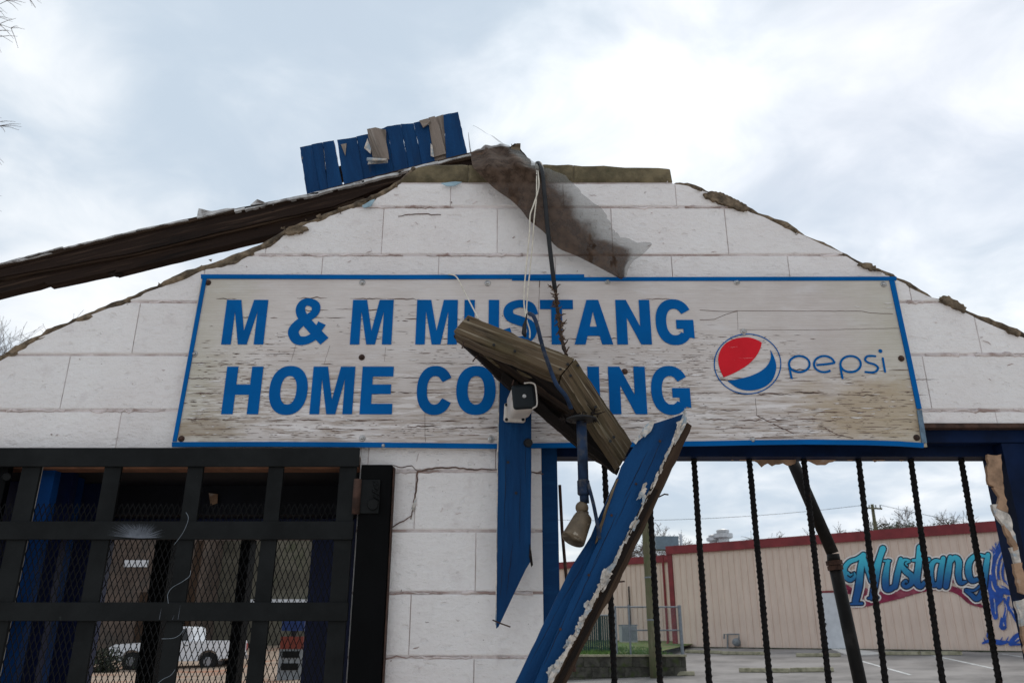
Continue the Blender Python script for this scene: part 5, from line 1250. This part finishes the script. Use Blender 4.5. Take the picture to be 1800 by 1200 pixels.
fb = thing('fallen_bracket', 'mossy weathered timber bracket of two mitred beams hanging over the sign', 'timber bracket', P(960, 690, 2.45))
def slab(name, mat, parent, quad, thick, n=14, jit=.0016, grain=0, seed=1):
    """board from four corner points (px, py, Y): near long edge 0-1, far long edge 3-2; thick = offset vector"""
    rg = random.Random(seed); q = [P(*p) for p in quad]; th = Vector(thick); v = []
    for i in range(n + 1):
        t = i / n; a = q[0].lerp(q[1], t); b = q[3].lerp(q[2], t); u = (b - a).normalized()
        for p, s in ((a, -1), (b, 1)):
            jj = u * rg.gauss(0, jit); v += [p + jj, p + jj + th]
    f = []
    for i in range(n):
        k = i * 4; f += [(k, k + 4, k + 6, k + 2), (k + 1, k + 3, k + 7, k + 5), (k, k + 1, k + 5, k + 4), (k + 2, k + 6, k + 7, k + 3)]
    f += [(0, 2, 3, 1), (n * 4, n * 4 + 1, n * 4 + 3, n * 4 + 2)]
    nrm = (q[1] - q[0]).cross(q[3] - q[0]); o = mk(name, v, f, mat, parent, frame(sum(q, Vector()) / 4, q[1] - q[0], nrm)); recalc(o)
    b = o.modifiers.new('bevel', 'BEVEL'); b.width = .0022; b.segments = 2; b.limit_method = 'ANGLE'; b.angle_limit = .8
    return o
slab('left_beam', M_WOODOLD, fb, [(796, 583, 2.40), (985, 659, 2.34), (1010, 630, 2.36), (823, 553, 2.42)], (0, .14, .012), seed=2)
slab('right_beam', M_WOODOLD, fb, [(987, 660, 2.34), (1091, 818, 2.40), (1112, 777, 2.42), (1011, 631, 2.36)], (.0, .14, .010), seed=3)
# underside between them, its shade put into the dark wood colour
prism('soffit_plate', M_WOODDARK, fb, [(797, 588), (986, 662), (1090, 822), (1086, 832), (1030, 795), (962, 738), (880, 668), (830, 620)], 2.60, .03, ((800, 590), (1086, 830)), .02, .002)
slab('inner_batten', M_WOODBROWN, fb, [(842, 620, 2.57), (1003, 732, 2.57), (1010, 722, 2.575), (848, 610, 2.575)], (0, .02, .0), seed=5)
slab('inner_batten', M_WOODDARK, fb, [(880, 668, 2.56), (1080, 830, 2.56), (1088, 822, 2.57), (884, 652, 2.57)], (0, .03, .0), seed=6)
prism('splinter', M_WOODOLD, fb, [(846, 619), (862, 629), (880, 645), (877, 646), (860, 633)], 2.565, .006, None, .02, .002)
prism('splinter', M_WOODOLD, fb, [(908, 649), (925, 657), (936, 664), (930, 664), (915, 658)], 2.56, .006, None, .02, .002)
for a, b in (((815, 601), (812, 612)), ((838, 626), (831, 635)), ((903, 668), (900, 676))): MB().tube([P(*a, 2.41), P(*b, 2.39)], .0022, 5).build('nail', M_RUST, fb)
for px, py in ((823, 562), (868, 606), (905, 617), (985, 649), (998, 640), (1016, 642), (1003, 660), (1047, 715), (1079, 768), (1073, 775)):
    MB().tube([P(px, py, 2.385), P(px, py, 2.345)], .0048, 7).build('nail_head', M_BLKPL, fb)

db = thing('diagonal_beam', 'broken blue diagonal beam with peeling white edges leaning across the window', 'beam', P(950, 1200, 2.30) - Vector((0, 0, .6)))
yT, yB = 2.30, 2.30
main = [(1094, 816), (1106, 797), (1119, 777), (1132, 766), (1150, 744), (1178, 735), (1201, 727), (1198, 735), (1150, 843), (1112, 918), (1088, 966), (1030, 1072), (962, 1208), (880, 1362), (852, 1350), (938, 1203), (1000, 1062), (1050, 955), (1060, 920), (1083, 848)]
prism('main_board', M_BLUE, db, main, 2.30, .03, ((1150, 760), (940, 1200)), .03, .0008)
prism('second_board', M_BLUE, db, [(1085, 838), (1074, 862), (1050, 915), (1040, 940), (1004, 997), (905, 1202), (812, 1370), (850, 1372), (940, 1206), (1049, 960), (1062, 925), (1090, 850)], 2.333, .03, ((1075, 860), (906, 1200)), .03, .0008)
prism('bare_side', M_WOODOLD, db, [(1084, 842), (1088, 840), (1073, 880), (1062, 915), (1053, 946), (1047, 955), (1053, 930), (1067, 885)], 2.296, .03, ((1085, 845), (1050, 950)), .015, .0012)
prism('back_board', M_WOODBROWN, db, [(1208, 742), (1216, 748), (1207, 770), (1172, 845), (1130, 935), (1090, 1020), (1040, 1108), (994, 1203), (905, 1372), (880, 1370), (962, 1208), (1030, 1078), (1090, 970), (1145, 858), (1190, 770)], 2.302, .11, ((1210, 750), (995, 1200)), .02, .0018)
prism('back_board', M_WOODDARK, db, [(1150, 858), (1157, 861), (1040, 1098), (985, 1205), (978, 1200), (1034, 1090)], 2.297, .01, ((1150, 860), (985, 1200)), .02, .0008)
pl = MB(); rg = random.Random(77)
bd = [P(*q, 2.292) for q in ((1205, 724), (1196, 748), (1150, 847), (1118, 912), (1090, 968), (1032, 1074), (961, 1210))]
bd2 = jag(bd, .012, .0008, rg, False)
def flake(c, w_, h_, tilt, yo):
    k = rg.randint(5, 8); pts = []
    for i in range(k):
        a = 2 * math.pi * i / k + rg.uniform(-.3, .3); pts.append(c + Vector((math.cos(a) * w_ * rg.uniform(.6, 1.1), yo + tilt * math.cos(a) * w_ + rg.uniform(-.003, .002), math.sin(a) * h_ * rg.uniform(.6, 1.1))))
    n = len(pts); th = Vector((0, .002, 0)); pl.add([c + Vector((0, yo - .002, 0))] + pts + [p + th for p in pts], [(0, 1 + i, 1 + (i + 1) % n) for i in range(n)] + [(1 + i, 1 + n + i, 1 + n + (i + 1) % n, 1 + (i + 1) % n) for i in range(n)])
def chip(c, t, side, ln, w_, tilt, yo):
    """ragged sliver of paint lying along the broken edge"""
    k = rg.randint(3, 5); up, dn_ = [], []
    for q in range(k + 1):
        u = q / k - .5; up.append(c + t * (u * ln + rg.uniform(-.1, .1) * ln / k) + side * w_ * rg.uniform(.45, 1.1) * (1 - .8 * abs(u)) + Vector((0, yo - tilt * w_, 0))); dn_.append(c + t * u * ln - side * rg.uniform(.0, .25) * w_ + Vector((0, yo + rg.uniform(-.001, .001), 0)))
    n = k + 1; th = Vector((0, .0016, 0)); b = up + dn_
    pl.add(b + [q + th for q in b], [(q, q + 1, n + q + 1, n + q) for q in range(k)] + [(2 * n + q, 3 * n + q, 3 * n + q + 1, 2 * n + q + 1) for q in range(k)] + [(q, 2 * n + q, 2 * n + q + 1, q + 1) for q in range(k)] + [(n + q, n + q + 1, 3 * n + q + 1, 3 * n + q) for q in range(k)])
for i, p in enumerate(bd2):
    t = (bd2[min(i + 1, len(bd2) - 1)] - bd2[max(i - 1, 0)]).normalized(); side = Vector((t.z, 0, -t.x)); side = side if side.x < 0 else -side
    f_ = i / len(bd2); wd_ = .0085 if f_ < .28 else (.004 if f_ < .46 else (.008 if f_ < .6 else .012))
    for j in range(2 if f_ > .5 else 1):
        chip(p + side * rg.uniform(-.005, .001), t, side, rg.uniform(.012, .034), wd_ * rg.uniform(.5, 1.4), rg.uniform(0, .8), rg.uniform(-.008, .001))
for px, py, s in ((1134, 862, 1.5), (1128, 874, 1.3), (1078, 996, 1.2), (1064, 1014, 1.5), (1061, 1024, 1.5), (1068, 1008, 1.2), (1028, 1078, 1.5), (1034, 1066, 1.1), (1115, 918, 1.2), (1196, 752, 1.2), (975, 1180, 1.7), (984, 1160, 1.4), (1000, 1128, 1.3)):
    for j in range(3):
        tt = Vector((-.52 + rg.uniform(-.3, .3), 0, -.85)).normalized(); chip(P(px + rg.uniform(-4, 5), py + rg.uniform(-6, 6), 2.288), tt, Vector((-tt.z, 0, tt.x)) * (-1 if tt.z > 0 else -1), rg.uniform(.014, .03) * s, .009 * s * rg.uniform(.5, 1.2), rg.uniform(-.6, 1.1), rg.uniform(-.008, 0))
tag(pl.build('peeling_paint', M_PEEL, db), kind='stuff')
prism('torn_paint_tip', M_PEEL, db, [(1113, 776), (1124, 764), (1134, 748), (1146, 738), (1150, 741), (1144, 758), (1134, 768), (1128, 764), (1118, 780)], 2.288, .006, None, .012, .002)
prism('torn_paint_tip', M_PEEL, db, [(1199, 733), (1203, 722), (1208, 726), (1207, 742), (1196, 764), (1186, 782), (1190, 762)], 2.289, .008, None, .012, .002)
for pts in (((1142, 868), (1158, 873), (1168, 868), (1175, 869)), ((1070, 1020), (1090, 1022), (1098, 1021))): MB().tube([P(a, b, 2.33) for a, b in pts], .0022, 6).build('nail', M_RUST, db)

rg = random.Random(41)
def split(parent, a, b, Y, wmm):
    A, B = P(*a, Y), P(*b, Y); o = jag([A, B], .02, .0012, rg, False); m = MB()
    for q in range(len(o) - 1):
        e0, e1 = [wmm / 2000 * (.2 + math.sin(math.pi * (q + e) / (len(o) - 1))) for e in (0, 1)]; t = (o[q + 1] - o[q]).normalized(); sd_ = Vector((-t.z, 0, t.x)); m.add([o[q] - sd_ * e0, o[q + 1] - sd_ * e1, o[q + 1] + sd_ * e1, o[q] + sd_ * e0], [(0, 1, 2, 3)])
    m.build('split', M_WOODDARK, parent)
for a, b, w_ in (((890, 800), (886, 930), 1.2), ((915, 840), (913, 960), 1.0), ((902, 950), (890, 1045), 1.3), ((884, 960), (880, 1050), 1.0), ((924, 770), (923, 850), .9)): split(hb_, a, b, 2.6692, w_)
for a, b, w_ in (((1140, 790), (1095, 880), 1.4), ((1165, 770), (1128, 850), 1.1), ((1085, 900), (1040, 1000), 1.5), ((1060, 960), (1000, 1090), 1.2), ((1000, 1070), (955, 1170), 1.3), ((1110, 860), (1080, 925), 1.0)): split(db, a, b, 2.2992, w_)
for a, b, w_ in (((1030, 985), (985, 1060), 1.2), ((985, 1060), (930, 1170), 1.1)): split(db, a, b, 2.3322, w_)
for px, py in ((1160, 775), (1118, 850), (1075, 905), (1035, 1010), (985, 1105)): MB().tube([P(px, py, 2.3), P(px, py, 2.2965)], .0038, 8).build('nail_head', M_RUST, db)

# security camera on the hanging board
cc = thing('security_camera', 'white bullet security camera with a dark face under the timber bracket', 'security camera', P(905, 728, 2.665))
def rbox(name, mat, parent, M, sx, sy, sz, bev, seg=3):
    v = [(a * sx / 2, b * sy / 2, c * sz / 2) for c in (-1, 1) for a, b in ((-1, -1), (1, -1), (1, 1), (-1, 1))]
    o = mk(name, v, [(3, 2, 1, 0), (4, 5, 6, 7), (0, 1, 5, 4), (1, 2, 6, 5), (2, 3, 7, 6), (3, 0, 4, 7)], mat, parent, M, local=True)
    b = o.modifiers.new('bevel', 'BEVEL'); b.width = bev; b.segments = seg; return o
a0 = P(905, 726, 2.66)
rbox('base_plate', M_WHITEP, cc, frame(a0 + Vector((0, -.004, 0)), (1, 0, -.05), (0, -1, 0)), .076, .068, .022, .009)
for dx, dz in ((-.029, .026), (-.029, -.026), (.028, -.026)): MB().tube([a0 + Vector((dx, -.012, dz)), a0 + Vector((dx, -.0165, dz))], .0055, 10).build('screw', M_BLKPL, cc)
fc_ = P(921, 697, 2.45); ax_ = (fc_ - P(908, 720, 2.62)).normalized()
Mc = frame(fc_ - ax_ * .075, (1, .12, .10), ax_)
rbox('body', M_WHITEP, cc, Mc, .074, .080, .145, .017, 4)
Mf = Mc.copy(); Mf.translation = fc_ - ax_ * .0035
rbox('face', M_BLACKG, cc, Mf, .0755, .0815, .02, .010)
ex, ey = Mc.col[0].to_3d(), Mc.col[1].to_3d()
le = MB().tube([fc_ + ax_ * .001, fc_ + ax_ * .005, fc_ + ax_ * .006], [.017, .016, .012], 18).build('lens_ring', M_BLKPL, cc, smooth=False)
MB().tube([fc_ + ax_ * .0045, fc_ + ax_ * .0085], [.0075, .006], 12).build('lens', M_STEEL, le)
for i in range(8):
    a = i * .785; c = fc_ + (ex * math.cos(a) + ey * math.sin(a)) * .025; MB().tube([c + ax_ * .001, c + ax_ * .0035], .0038, 8).build('led', M_BLACKG, le)
vis = [fc_ + ax_ * .008 + ex * a * .037 + ey * b * .04 for a, b in ((.1, 1.06), (.6, 1.08), (.95, .98), (1.08, .7), (1.08, -.2), (1.06, -.6), (.95, -.9), (.6, -1.05))]
MB().tube(smooth_path(vis, 4), .0026, 6).build('visor_edge', M_WHITEP, cc, smooth=True)
MB().tube([a0 + Vector((.004, -.01, .005)), a0 + Vector((.006, -.035, .012)), fc_ - ax_ * .12], [.022, .02, .02], 14).build('arm', M_WHITEP, cc, smooth=True)
MB().bar(P(905, 684, 2.58), P(912, 662, 2.60), (1, 0, 0), .010, .004).build('bracket_strap', M_WOODBROWN, cc)

# hanging lamp on a conduit
YLM = 2.345
lm = thing('conduit_lamp', 'blue grey conduit with a bell shaped bronze lamp pointing down', 'lamp', P(1022, 738, YLM))
fl_ = P(1022, 738, YLM)
MB().tube([fl_ + Vector((0, 0, .010)), fl_ + Vector((0, 0, .004)), fl_, fl_ - Vector((0, 0, .005))], [.030, .047, .047, .018], 20).build('flange', M_BLKPL, lm)
def lz_(py): return PZ(py, YLM)
xl_ = fl_.x
MB().tube([(xl_, YLM, fl_.z - .002), (xl_, YLM, lz_(846))], .0158, 16).build('conduit', M_LAMPGREY, lm, smooth=True)
MB().tube([(xl_, YLM, lz_(843)), (xl_, YLM, lz_(845)), (xl_, YLM, lz_(868)), (xl_, YLM, lz_(870))], [.0155, .0185, .0185, .0155], 16).build('coupling', M_LAMPGREY, lm, smooth=False)
MB().tube([(xl_ + .001, YLM, lz_(869)), (xl_ + .002, YLM, lz_(884))], .0135, 14).build('nipple', M_LAMPGREY, lm, smooth=True)
bc = P(1023, 892, YLM); mbb = MB(); mbb.tube([bc + Vector((0, 0, .0195 * math.cos(a))) for a in [math.pi * i / 8 for i in range(9)]], [max(.001, .0195 * math.sin(math.pi * i / 8)) for i in range(9)], 16).build('knuckle', M_LAMPCAN, lm, smooth=True)
ca_, cb_ = P(1028, 903, YLM), P(1007, 949, YLM - .03); dcan = (cb_ - ca_)
ts = [-.10, .0, .03, .10, .20, .97, 1.0, 1.0, .9]; rs = [.009, .012, .018, .025, .0275, .035, .0342, .031, .027]
MB().tube([ca_ + dcan * t for t in ts], rs, 22, cap=True).build('lamp_can', M_LAMPCAN, lm, smooth=True)
sb_ = MB(); rg = random.Random(5)
for i in range(26):
    q = P(rg.uniform(990, 1052), rg.uniform(724, 742), YLM + rg.uniform(-.03, .03)); sb_.tube([q, q + Vector((rg.gauss(0, .008), rg.gauss(0, .008), rg.gauss(.006, .006))), q + Vector((rg.gauss(0, .014), rg.gauss(0, .01), rg.gauss(.008, .008)))], [.003, .002, .001], 4)
tag(sb_.build('debris', M_WOODDARK, lm), kind='stuff')
cable('lamp_cable', M_LAMPGREY, [(1030, 838, 2.35), (1036, 858, 2.33), (1043, 885, 2.31), (1049, 915, 2.285), (1054, 947, 2.28)], .0055, 'dark blue cable from the conduit down to the diagonal beam', 'cable', None, 8)

# ================================================================== CABLES OVER THE WALL
cable('black_cable', M_BLKPL, [(944, 287, 2.83), (949, 288, 2.785), (953, 300, 2.735), (957, 340, 2.712), (962, 395, 2.705), (967, 440, 2.705), (973, 490, 2.72), (976, 510, 2.74)], .0085, 'thick black cable hanging from the wall top down past the sign edge', 'cable')
fr_ = thing('frayed_rope', 'brown frayed strip continuing the black cable down to the bracket', 'rope', P(985, 560, 2.72))
pts = smooth_path([P(*q) for q in ((976, 508, 2.74), (979, 535, 2.72), (982, 560, 2.69), (985, 580, 2.66), (988, 600, 2.60), (995, 624, 2.48))], 6)
MB().tube(pts, [.006 + .002 * math.sin(i * 1.7) for i in range(len(pts))], 7).build('core', M_WOODBROWN, fr_)
fy = MB(); rg = random.Random(14)
for i in range(120):
    q = pts[min(len(pts) - 1, int(abs(rg.gauss(.5, .28)) * len(pts)) % len(pts))]; d = Vector((rg.gauss(0, .012), rg.gauss(-.004, .006), rg.gauss(0, .012)))
    fy.tube([q + d * .2, q + d * .7 + Vector((0, 0, rg.gauss(0, .005))), q + d], [.0035, .0025, .001], 4)
tag(fy.build('fibre', wood('rope_fibre', (.02, .012, .008), (.09, .05, .03), (.26, .19, .13)), fr_), kind='stuff')
cable('cream_cord', M_CORDW, [(944, 289, 2.80), (946, 305, 2.73), (947, 330, 2.715), (938, 360, 2.71), (932, 378, 2.71), (931, 405, 2.715), (928, 440, 2.73), (923, 490, 2.745), (921, 530, 2.742), (925, 560, 2.735), (931, 580, 2.73), (931, 594, 2.72)], .0028, 'left strand of the cream cord pair hanging over the wall and sign', 'cord', 'cream cords')
cable('cream_cord', M_CORDW, [(941, 289, 2.80), (943, 305, 2.73), (943, 345, 2.715), (939, 385, 2.712), (936, 430, 2.73), (931, 480, 2.745), (927, 520, 2.742), (925, 555, 2.738)], .0026, 'right strand of the cream cord pair, ending higher on the sign', 'cord', 'cream cords')
cable('cream_cord', M_CORDW, [(788, 482, 2.768), (799, 484, 2.76), (806, 492, 2.752), (816, 512, 2.74), (828, 535, 2.68), (841, 560, 2.50)], .0026, 'short cream cord from the sign top edge to the left end of the bracket', 'cord', 'cream cords')
cable('blue_cable', M_LAMPGREY, [(930, 551, 2.36), (938, 556, 2.33), (945, 575, 2.315), (954, 610, 2.305), (966, 645, 2.30), (978, 675, 2.30), (994, 695, 2.305), (1004, 718, 2.33)], .0066, 'dark blue cable crossing the front of the bracket to the lamp flange', 'cable')
pt = thing('cable_clip', 'small black clip hanging where the cream cords end', 'clip', P(922, 580, 2.70))
MB().tube([P(925, 560, 2.735), P(922, 572, 2.72), P(921, 586, 2.70), P(924, 592, 2.70)], [.003, .0075, .009, .004], 8).build('clip_body', M_BLKPL, pt, smooth=True)
MB().tube([P(925, 552, 2.738), P(925, 562, 2.733)], .0035, 6).build('clip_neck', M_BLKPL, pt)

# ================================================================== ROOF REMAINS
rb = thing('broken_roof_edge', 'long dark broken roof beam sloping down left above the wall', 'roof beam', P(450, 420, 3.08))
def edge(pts, step=40, amp=0.0, rg=random.Random(2)): return pts
prism('fascia_board', M_BEAMW, rb, [(-160, 512), (0, 467), (243, 408), (352, 384), (542, 345), (700, 303), (905, 262), (905, 272), (700, 318), (587, 362), (392, 406), (243, 442), (0, 487), (-160, 530)], 3.04, .03, ((0, 480), (540, 350)), .05, .0015)
slabpts = [(-160, 526), (0, 484), (243, 439), (392, 403), (587, 359), (745, 312), (830, 286), (830, 300), (745, 330), (660, 356), (587, 381), (497, 408), (360, 440), (211, 477), (200, 480), (205, 474), (185, 479), (160, 484), (84, 500), (78, 496), (60, 502), (0, 516), (-160, 556)]
prism('rafter', M_BEAMW, rb, slabpts, 3.062, .05, ((0, 500), (540, 375)), .04, .0012)
prism('groove_strip', M_WOODBROWN, rb, [(-160, 527), (0, 484), (243, 440), (392, 404), (587, 360), (640, 346), (640, 351), (587, 366), (392, 411), (243, 447), (0, 492), (-160, 535)], 3.048, .014, ((0, 485), (540, 362)), .04, .001)
prism('decking', M_WOODBROWN, rb, [(-160, 508), (0, 463), (130, 431), (240, 404), (349, 380), (540, 341), (700, 299), (830, 267), (880, 257), (906, 258), (904, 264), (700, 305), (540, 347), (349, 386), (240, 411), (0, 470), (-160, 514)], 3.03, .14, ((0, 465), (540, 345)), .03, .001)
for c in ([(346, 383), (349, 366), (372, 371), (398, 366), (412, 366), (372, 377)], [(-20, 466), (30, 459), (90, 444), (60, 452)], [(440, 360), (452, 350), (462, 354), (470, 358)]):
    prism('shingle_scrap', M_SHINGLE, rb, c, 3.02, .05, None, .02, .0015)
sh = random.Random(18)
segs = [(0, 463, 110, 434), (112, 436, 238, 405), (240, 404, 330, 386), (412, 369, 470, 356), (430, 365, 560, 338), (540, 342, 640, 318), (636, 318, 705, 302), (700, 301, 770, 284), (770, 285, 830, 270)]
for a, b, c, d in segs:
    k = sh.uniform(2.5, 5) if a > 380 else sh.uniform(.6, 1.6)
    prism('shingle', M_SHINGLE, rb, [(a, b - 1), (c, d - 1), (c, d + k), ((a + c) / 2, (b + d) / 2 + k * .5), (a, b + k)], 3.022, .20, None, .02, .0018)
for px, py in ((298, 458), (362, 443)): MB().tube([P(px, py - 4, 3.1), P(px, py + 4, 3.1)], .0035, 6).build('nail', M_RUST, rb)
prism('ragged_splinter', M_WOODDARK, rb, [(185, 479), (212, 474), (216, 476), (204, 482), (214, 480), (202, 484)], 3.07, .02)
# ridge scrap at the right end
rs_ = thing('ridge_scrap', 'short dark splintered roof scrap sticking up right of the roof beam', 'wood scrap', P(912, 275, 2.98))
prism('scrap_board', M_WOODDARK, rs_, [(888, 262), (897, 258), (905, 252), (914, 255), (915, 262), (934, 284), (930, 290), (912, 288), (890, 272)], 2.96, .06, ((900, 258), (934, 286)), .012, .002)
prism('scrap_block', M_WOODOLD, rs_, [(898, 262), (899, 252), (902, 258), (908, 252), (915, 252), (914, 264), (908, 266)], 2.95, .05, None, .01, .0015)

pp = thing('plank_panel', 'tilted panel of peeling blue planks standing on the roof ridge', 'plank panel', P(680, 270, 3.30))
top_ = [(527, 259), (547, 254), (567, 250), (587, 246.5), (592, 246), (626, 240), (647, 236), (680, 222), (704, 218), (727, 216), (752, 210), (779, 202), (805, 197)]
bot_ = [(540, 332), (563, 328), (577, 324), (603, 318), (605, 317), (640, 308), (662, 302), (694, 295), (719, 288), (744, 281), (765, 276), (785, 270), (823, 262)]
YP2 = 3.30; pk = random.Random(20)
def plank(i, j, gl=.0, gr=.0, mat=M_BLUE, dy=0, dt=0):
    a, b, c, d = top_[i], top_[j], bot_[j], bot_[i]
    prism('plank', mat, pp, [(a[0] + gl, a[1] + dt), (b[0] - gr, b[1] + dt + pk.uniform(-1, 1)), (c[0] - gr, c[1] + 14), (d[0] + gl, d[1] + 14)], YP2 + dy, .022, (a, d), .02, .0014)
plank(0, 1, 0, -.3); plank(1, 2, .3, .2, dy=.005); plank(2, 3, .5, .4, dy=.001); plank(4, 5, .4, -.3, dy=-.004); plank(5, 6, .3, -.3, dy=.003); plank(6, 7, .3, -.3, dy=.006); plank(7, 8, .3, -.2, dy=0); plank(8, 9, .3, -.2, dy=.005); plank(9, 10, .2, -.2, dy=-.002); plank(10, 11, .2, -.2, M_WOODGREY, dy=.006); plank(11, 12, .2, 0, dy=-.005)
ycr = YP2 - .012
prism('bare_patch', M_WOODGREY, pp, [(645, 227), (660, 224), (678, 228), (679, 250), (684, 280), (676, 278), (655, 276), (650, 255)], YP2 - .0095, .004, ((650, 228), (668, 276)), .02, .0015)
prism('bare_patch', M_WOODGREY, pp, [(753, 207), (764, 204), (772, 222), (784, 270), (763, 276), (757, 240)], YP2 - .0085, .004, ((758, 206), (775, 272)), .02, .001)
prism('bare_patch', M_WOODGREY, pp, [(599, 254), (609, 252), (607, 274)], YP2 - .0095, .003, ((600, 254), (607, 272)))
prism('peel_flap', M_PEEL, pp, [(640, 260), (646, 243), (652, 262), (651, 270)], YP2 - .025, .003); prism('peel_flap', M_PEEL, pp, [(757, 252), (760, 256), (763, 276), (757, 274)], YP2 - .02, .003); prism('peel_flap', M_WOODGREY, pp, [(737, 212), (752, 208), (757, 212), (752, 218), (744, 224)], YP2 - .02, .006)
# a curl of paint rolled outwards
cr = MB(); a, b = P(646, 284, YP2 - .03), P(681, 281, YP2 - .03); v = []; n = 14
for i in range(n + 1):
    t = 4.9 * i / n - .4; r_ = .022 - .008 * i / n
    for s in (0, .5, 1): v.append(a.lerp(b, s) + Vector((0, -math.cos(t) * r_, math.sin(t) * r_ * (1 - .25 * s) - .012 * s * (1 if i < 7 else .3))))
cr.add(v, [(i * 3 + k, i * 3 + k + 1, i * 3 + k + 4, i * 3 + k + 3) for i in range(n) for k in range(2)])
o = cr.build('paint_curl', M_PEEL, pp, smooth=True); sm = o.modifiers.new('solid', 'SOLIDIFY'); sm.thickness = .002
MB().bar(P(548, 318, YP2 + .05), P(818, 258, YP2 + .05), (0, 0, 1), .07, .04).build('back_rail', M_WOODBROWN, pp)

# insect screen draped over the ridge
rows_ = [((823, 234, 3.18), (832, 222, 3.22)), ((824, 248, 3.14), (862, 238, 3.17)), ((826, 266, 3.02), (884, 252, 3.02)), ((828, 274, 2.985), (906, 262, 2.97)), ((829, 284, 2.87), (932, 280, 2.87)), ((833, 297, 2.755), (945, 290, 2.765)), ((850, 314, 2.74), (985, 306, 2.75)), ((871, 334, 2.735), (1012, 328, 2.745)), ((897, 352, 2.735), (1030, 347, 2.74)), ((916, 370, 2.73), (1058, 369, 2.735)), ((930, 388, 2.73), (1070, 388, 2.73)), ((956, 409, 2.73), (1079, 405, 2.725)), ((980, 436, 2.735), (1087, 414, 2.72)), ((1014, 451, 2.74), (1110, 423, 2.715)), ((1044, 466, 2.74), (1146, 431, 2.70)), ((1072, 481, 2.735), (1114, 459, 2.71)), ((1092, 492, 2.73), (1098, 490, 2.725))]
rgs = random.Random(4); Lp = smooth_path([P(*a) for a, b in rows_], 4); Rp = smooth_path([P(*b) for a, b in rows_], 4); NC = 22; v = []; u_ = []
for i, (a, b) in enumerate(zip(Lp, Rp)):
    b = b + Vector((mnoise.noise(Vector((i * .5, 2, 2))) * .012 + rgs.gauss(0, .0018), 0, mnoise.noise(Vector((i * .5, 7, 2))) * .010 + rgs.gauss(0, .0018)))
    for k in range(NC + 1):
        t = k / NC; p = a.lerp(b, t)
        wv_ = .016 * math.sin(t * 8 + i * .12) + .006 * math.sin(t * 21 + i * .3) + .012 * mnoise.noise(Vector((t * 3, i * .09, 5))) + .004 * mnoise.noise(Vector((t * 11, i * .4, 1)))
        p = p + Vector((0, -abs(wv_) * math.sin(math.pi * t) - .004, 0.0 if p.y < 2.8 else .012 * math.sin(math.pi * t))); v.append(p); u_.append(1.5 if (i < 10 and .04 < t < .90) else t * .85 + .22 * min(1, max(0, (i - 20) / 36)))
f = [(i * (NC + 1) + k, i * (NC + 1) + k + 1, (i + 1) * (NC + 1) + k + 1, (i + 1) * (NC + 1) + k) for i in range(len(Lp) - 1) for k in range(NC)]
o = mk('insect_screen', v, f, M_SCREEN, None, Matrix.Translation(P(930, 380, 2.74)), True)
at = o.data.attributes.new('across', 'FLOAT', 'POINT'); at.data.foreach_set('value', u_)
tag(o, 'torn sooty brown insect screen draped over the wall top above the sign', 'insect screen')
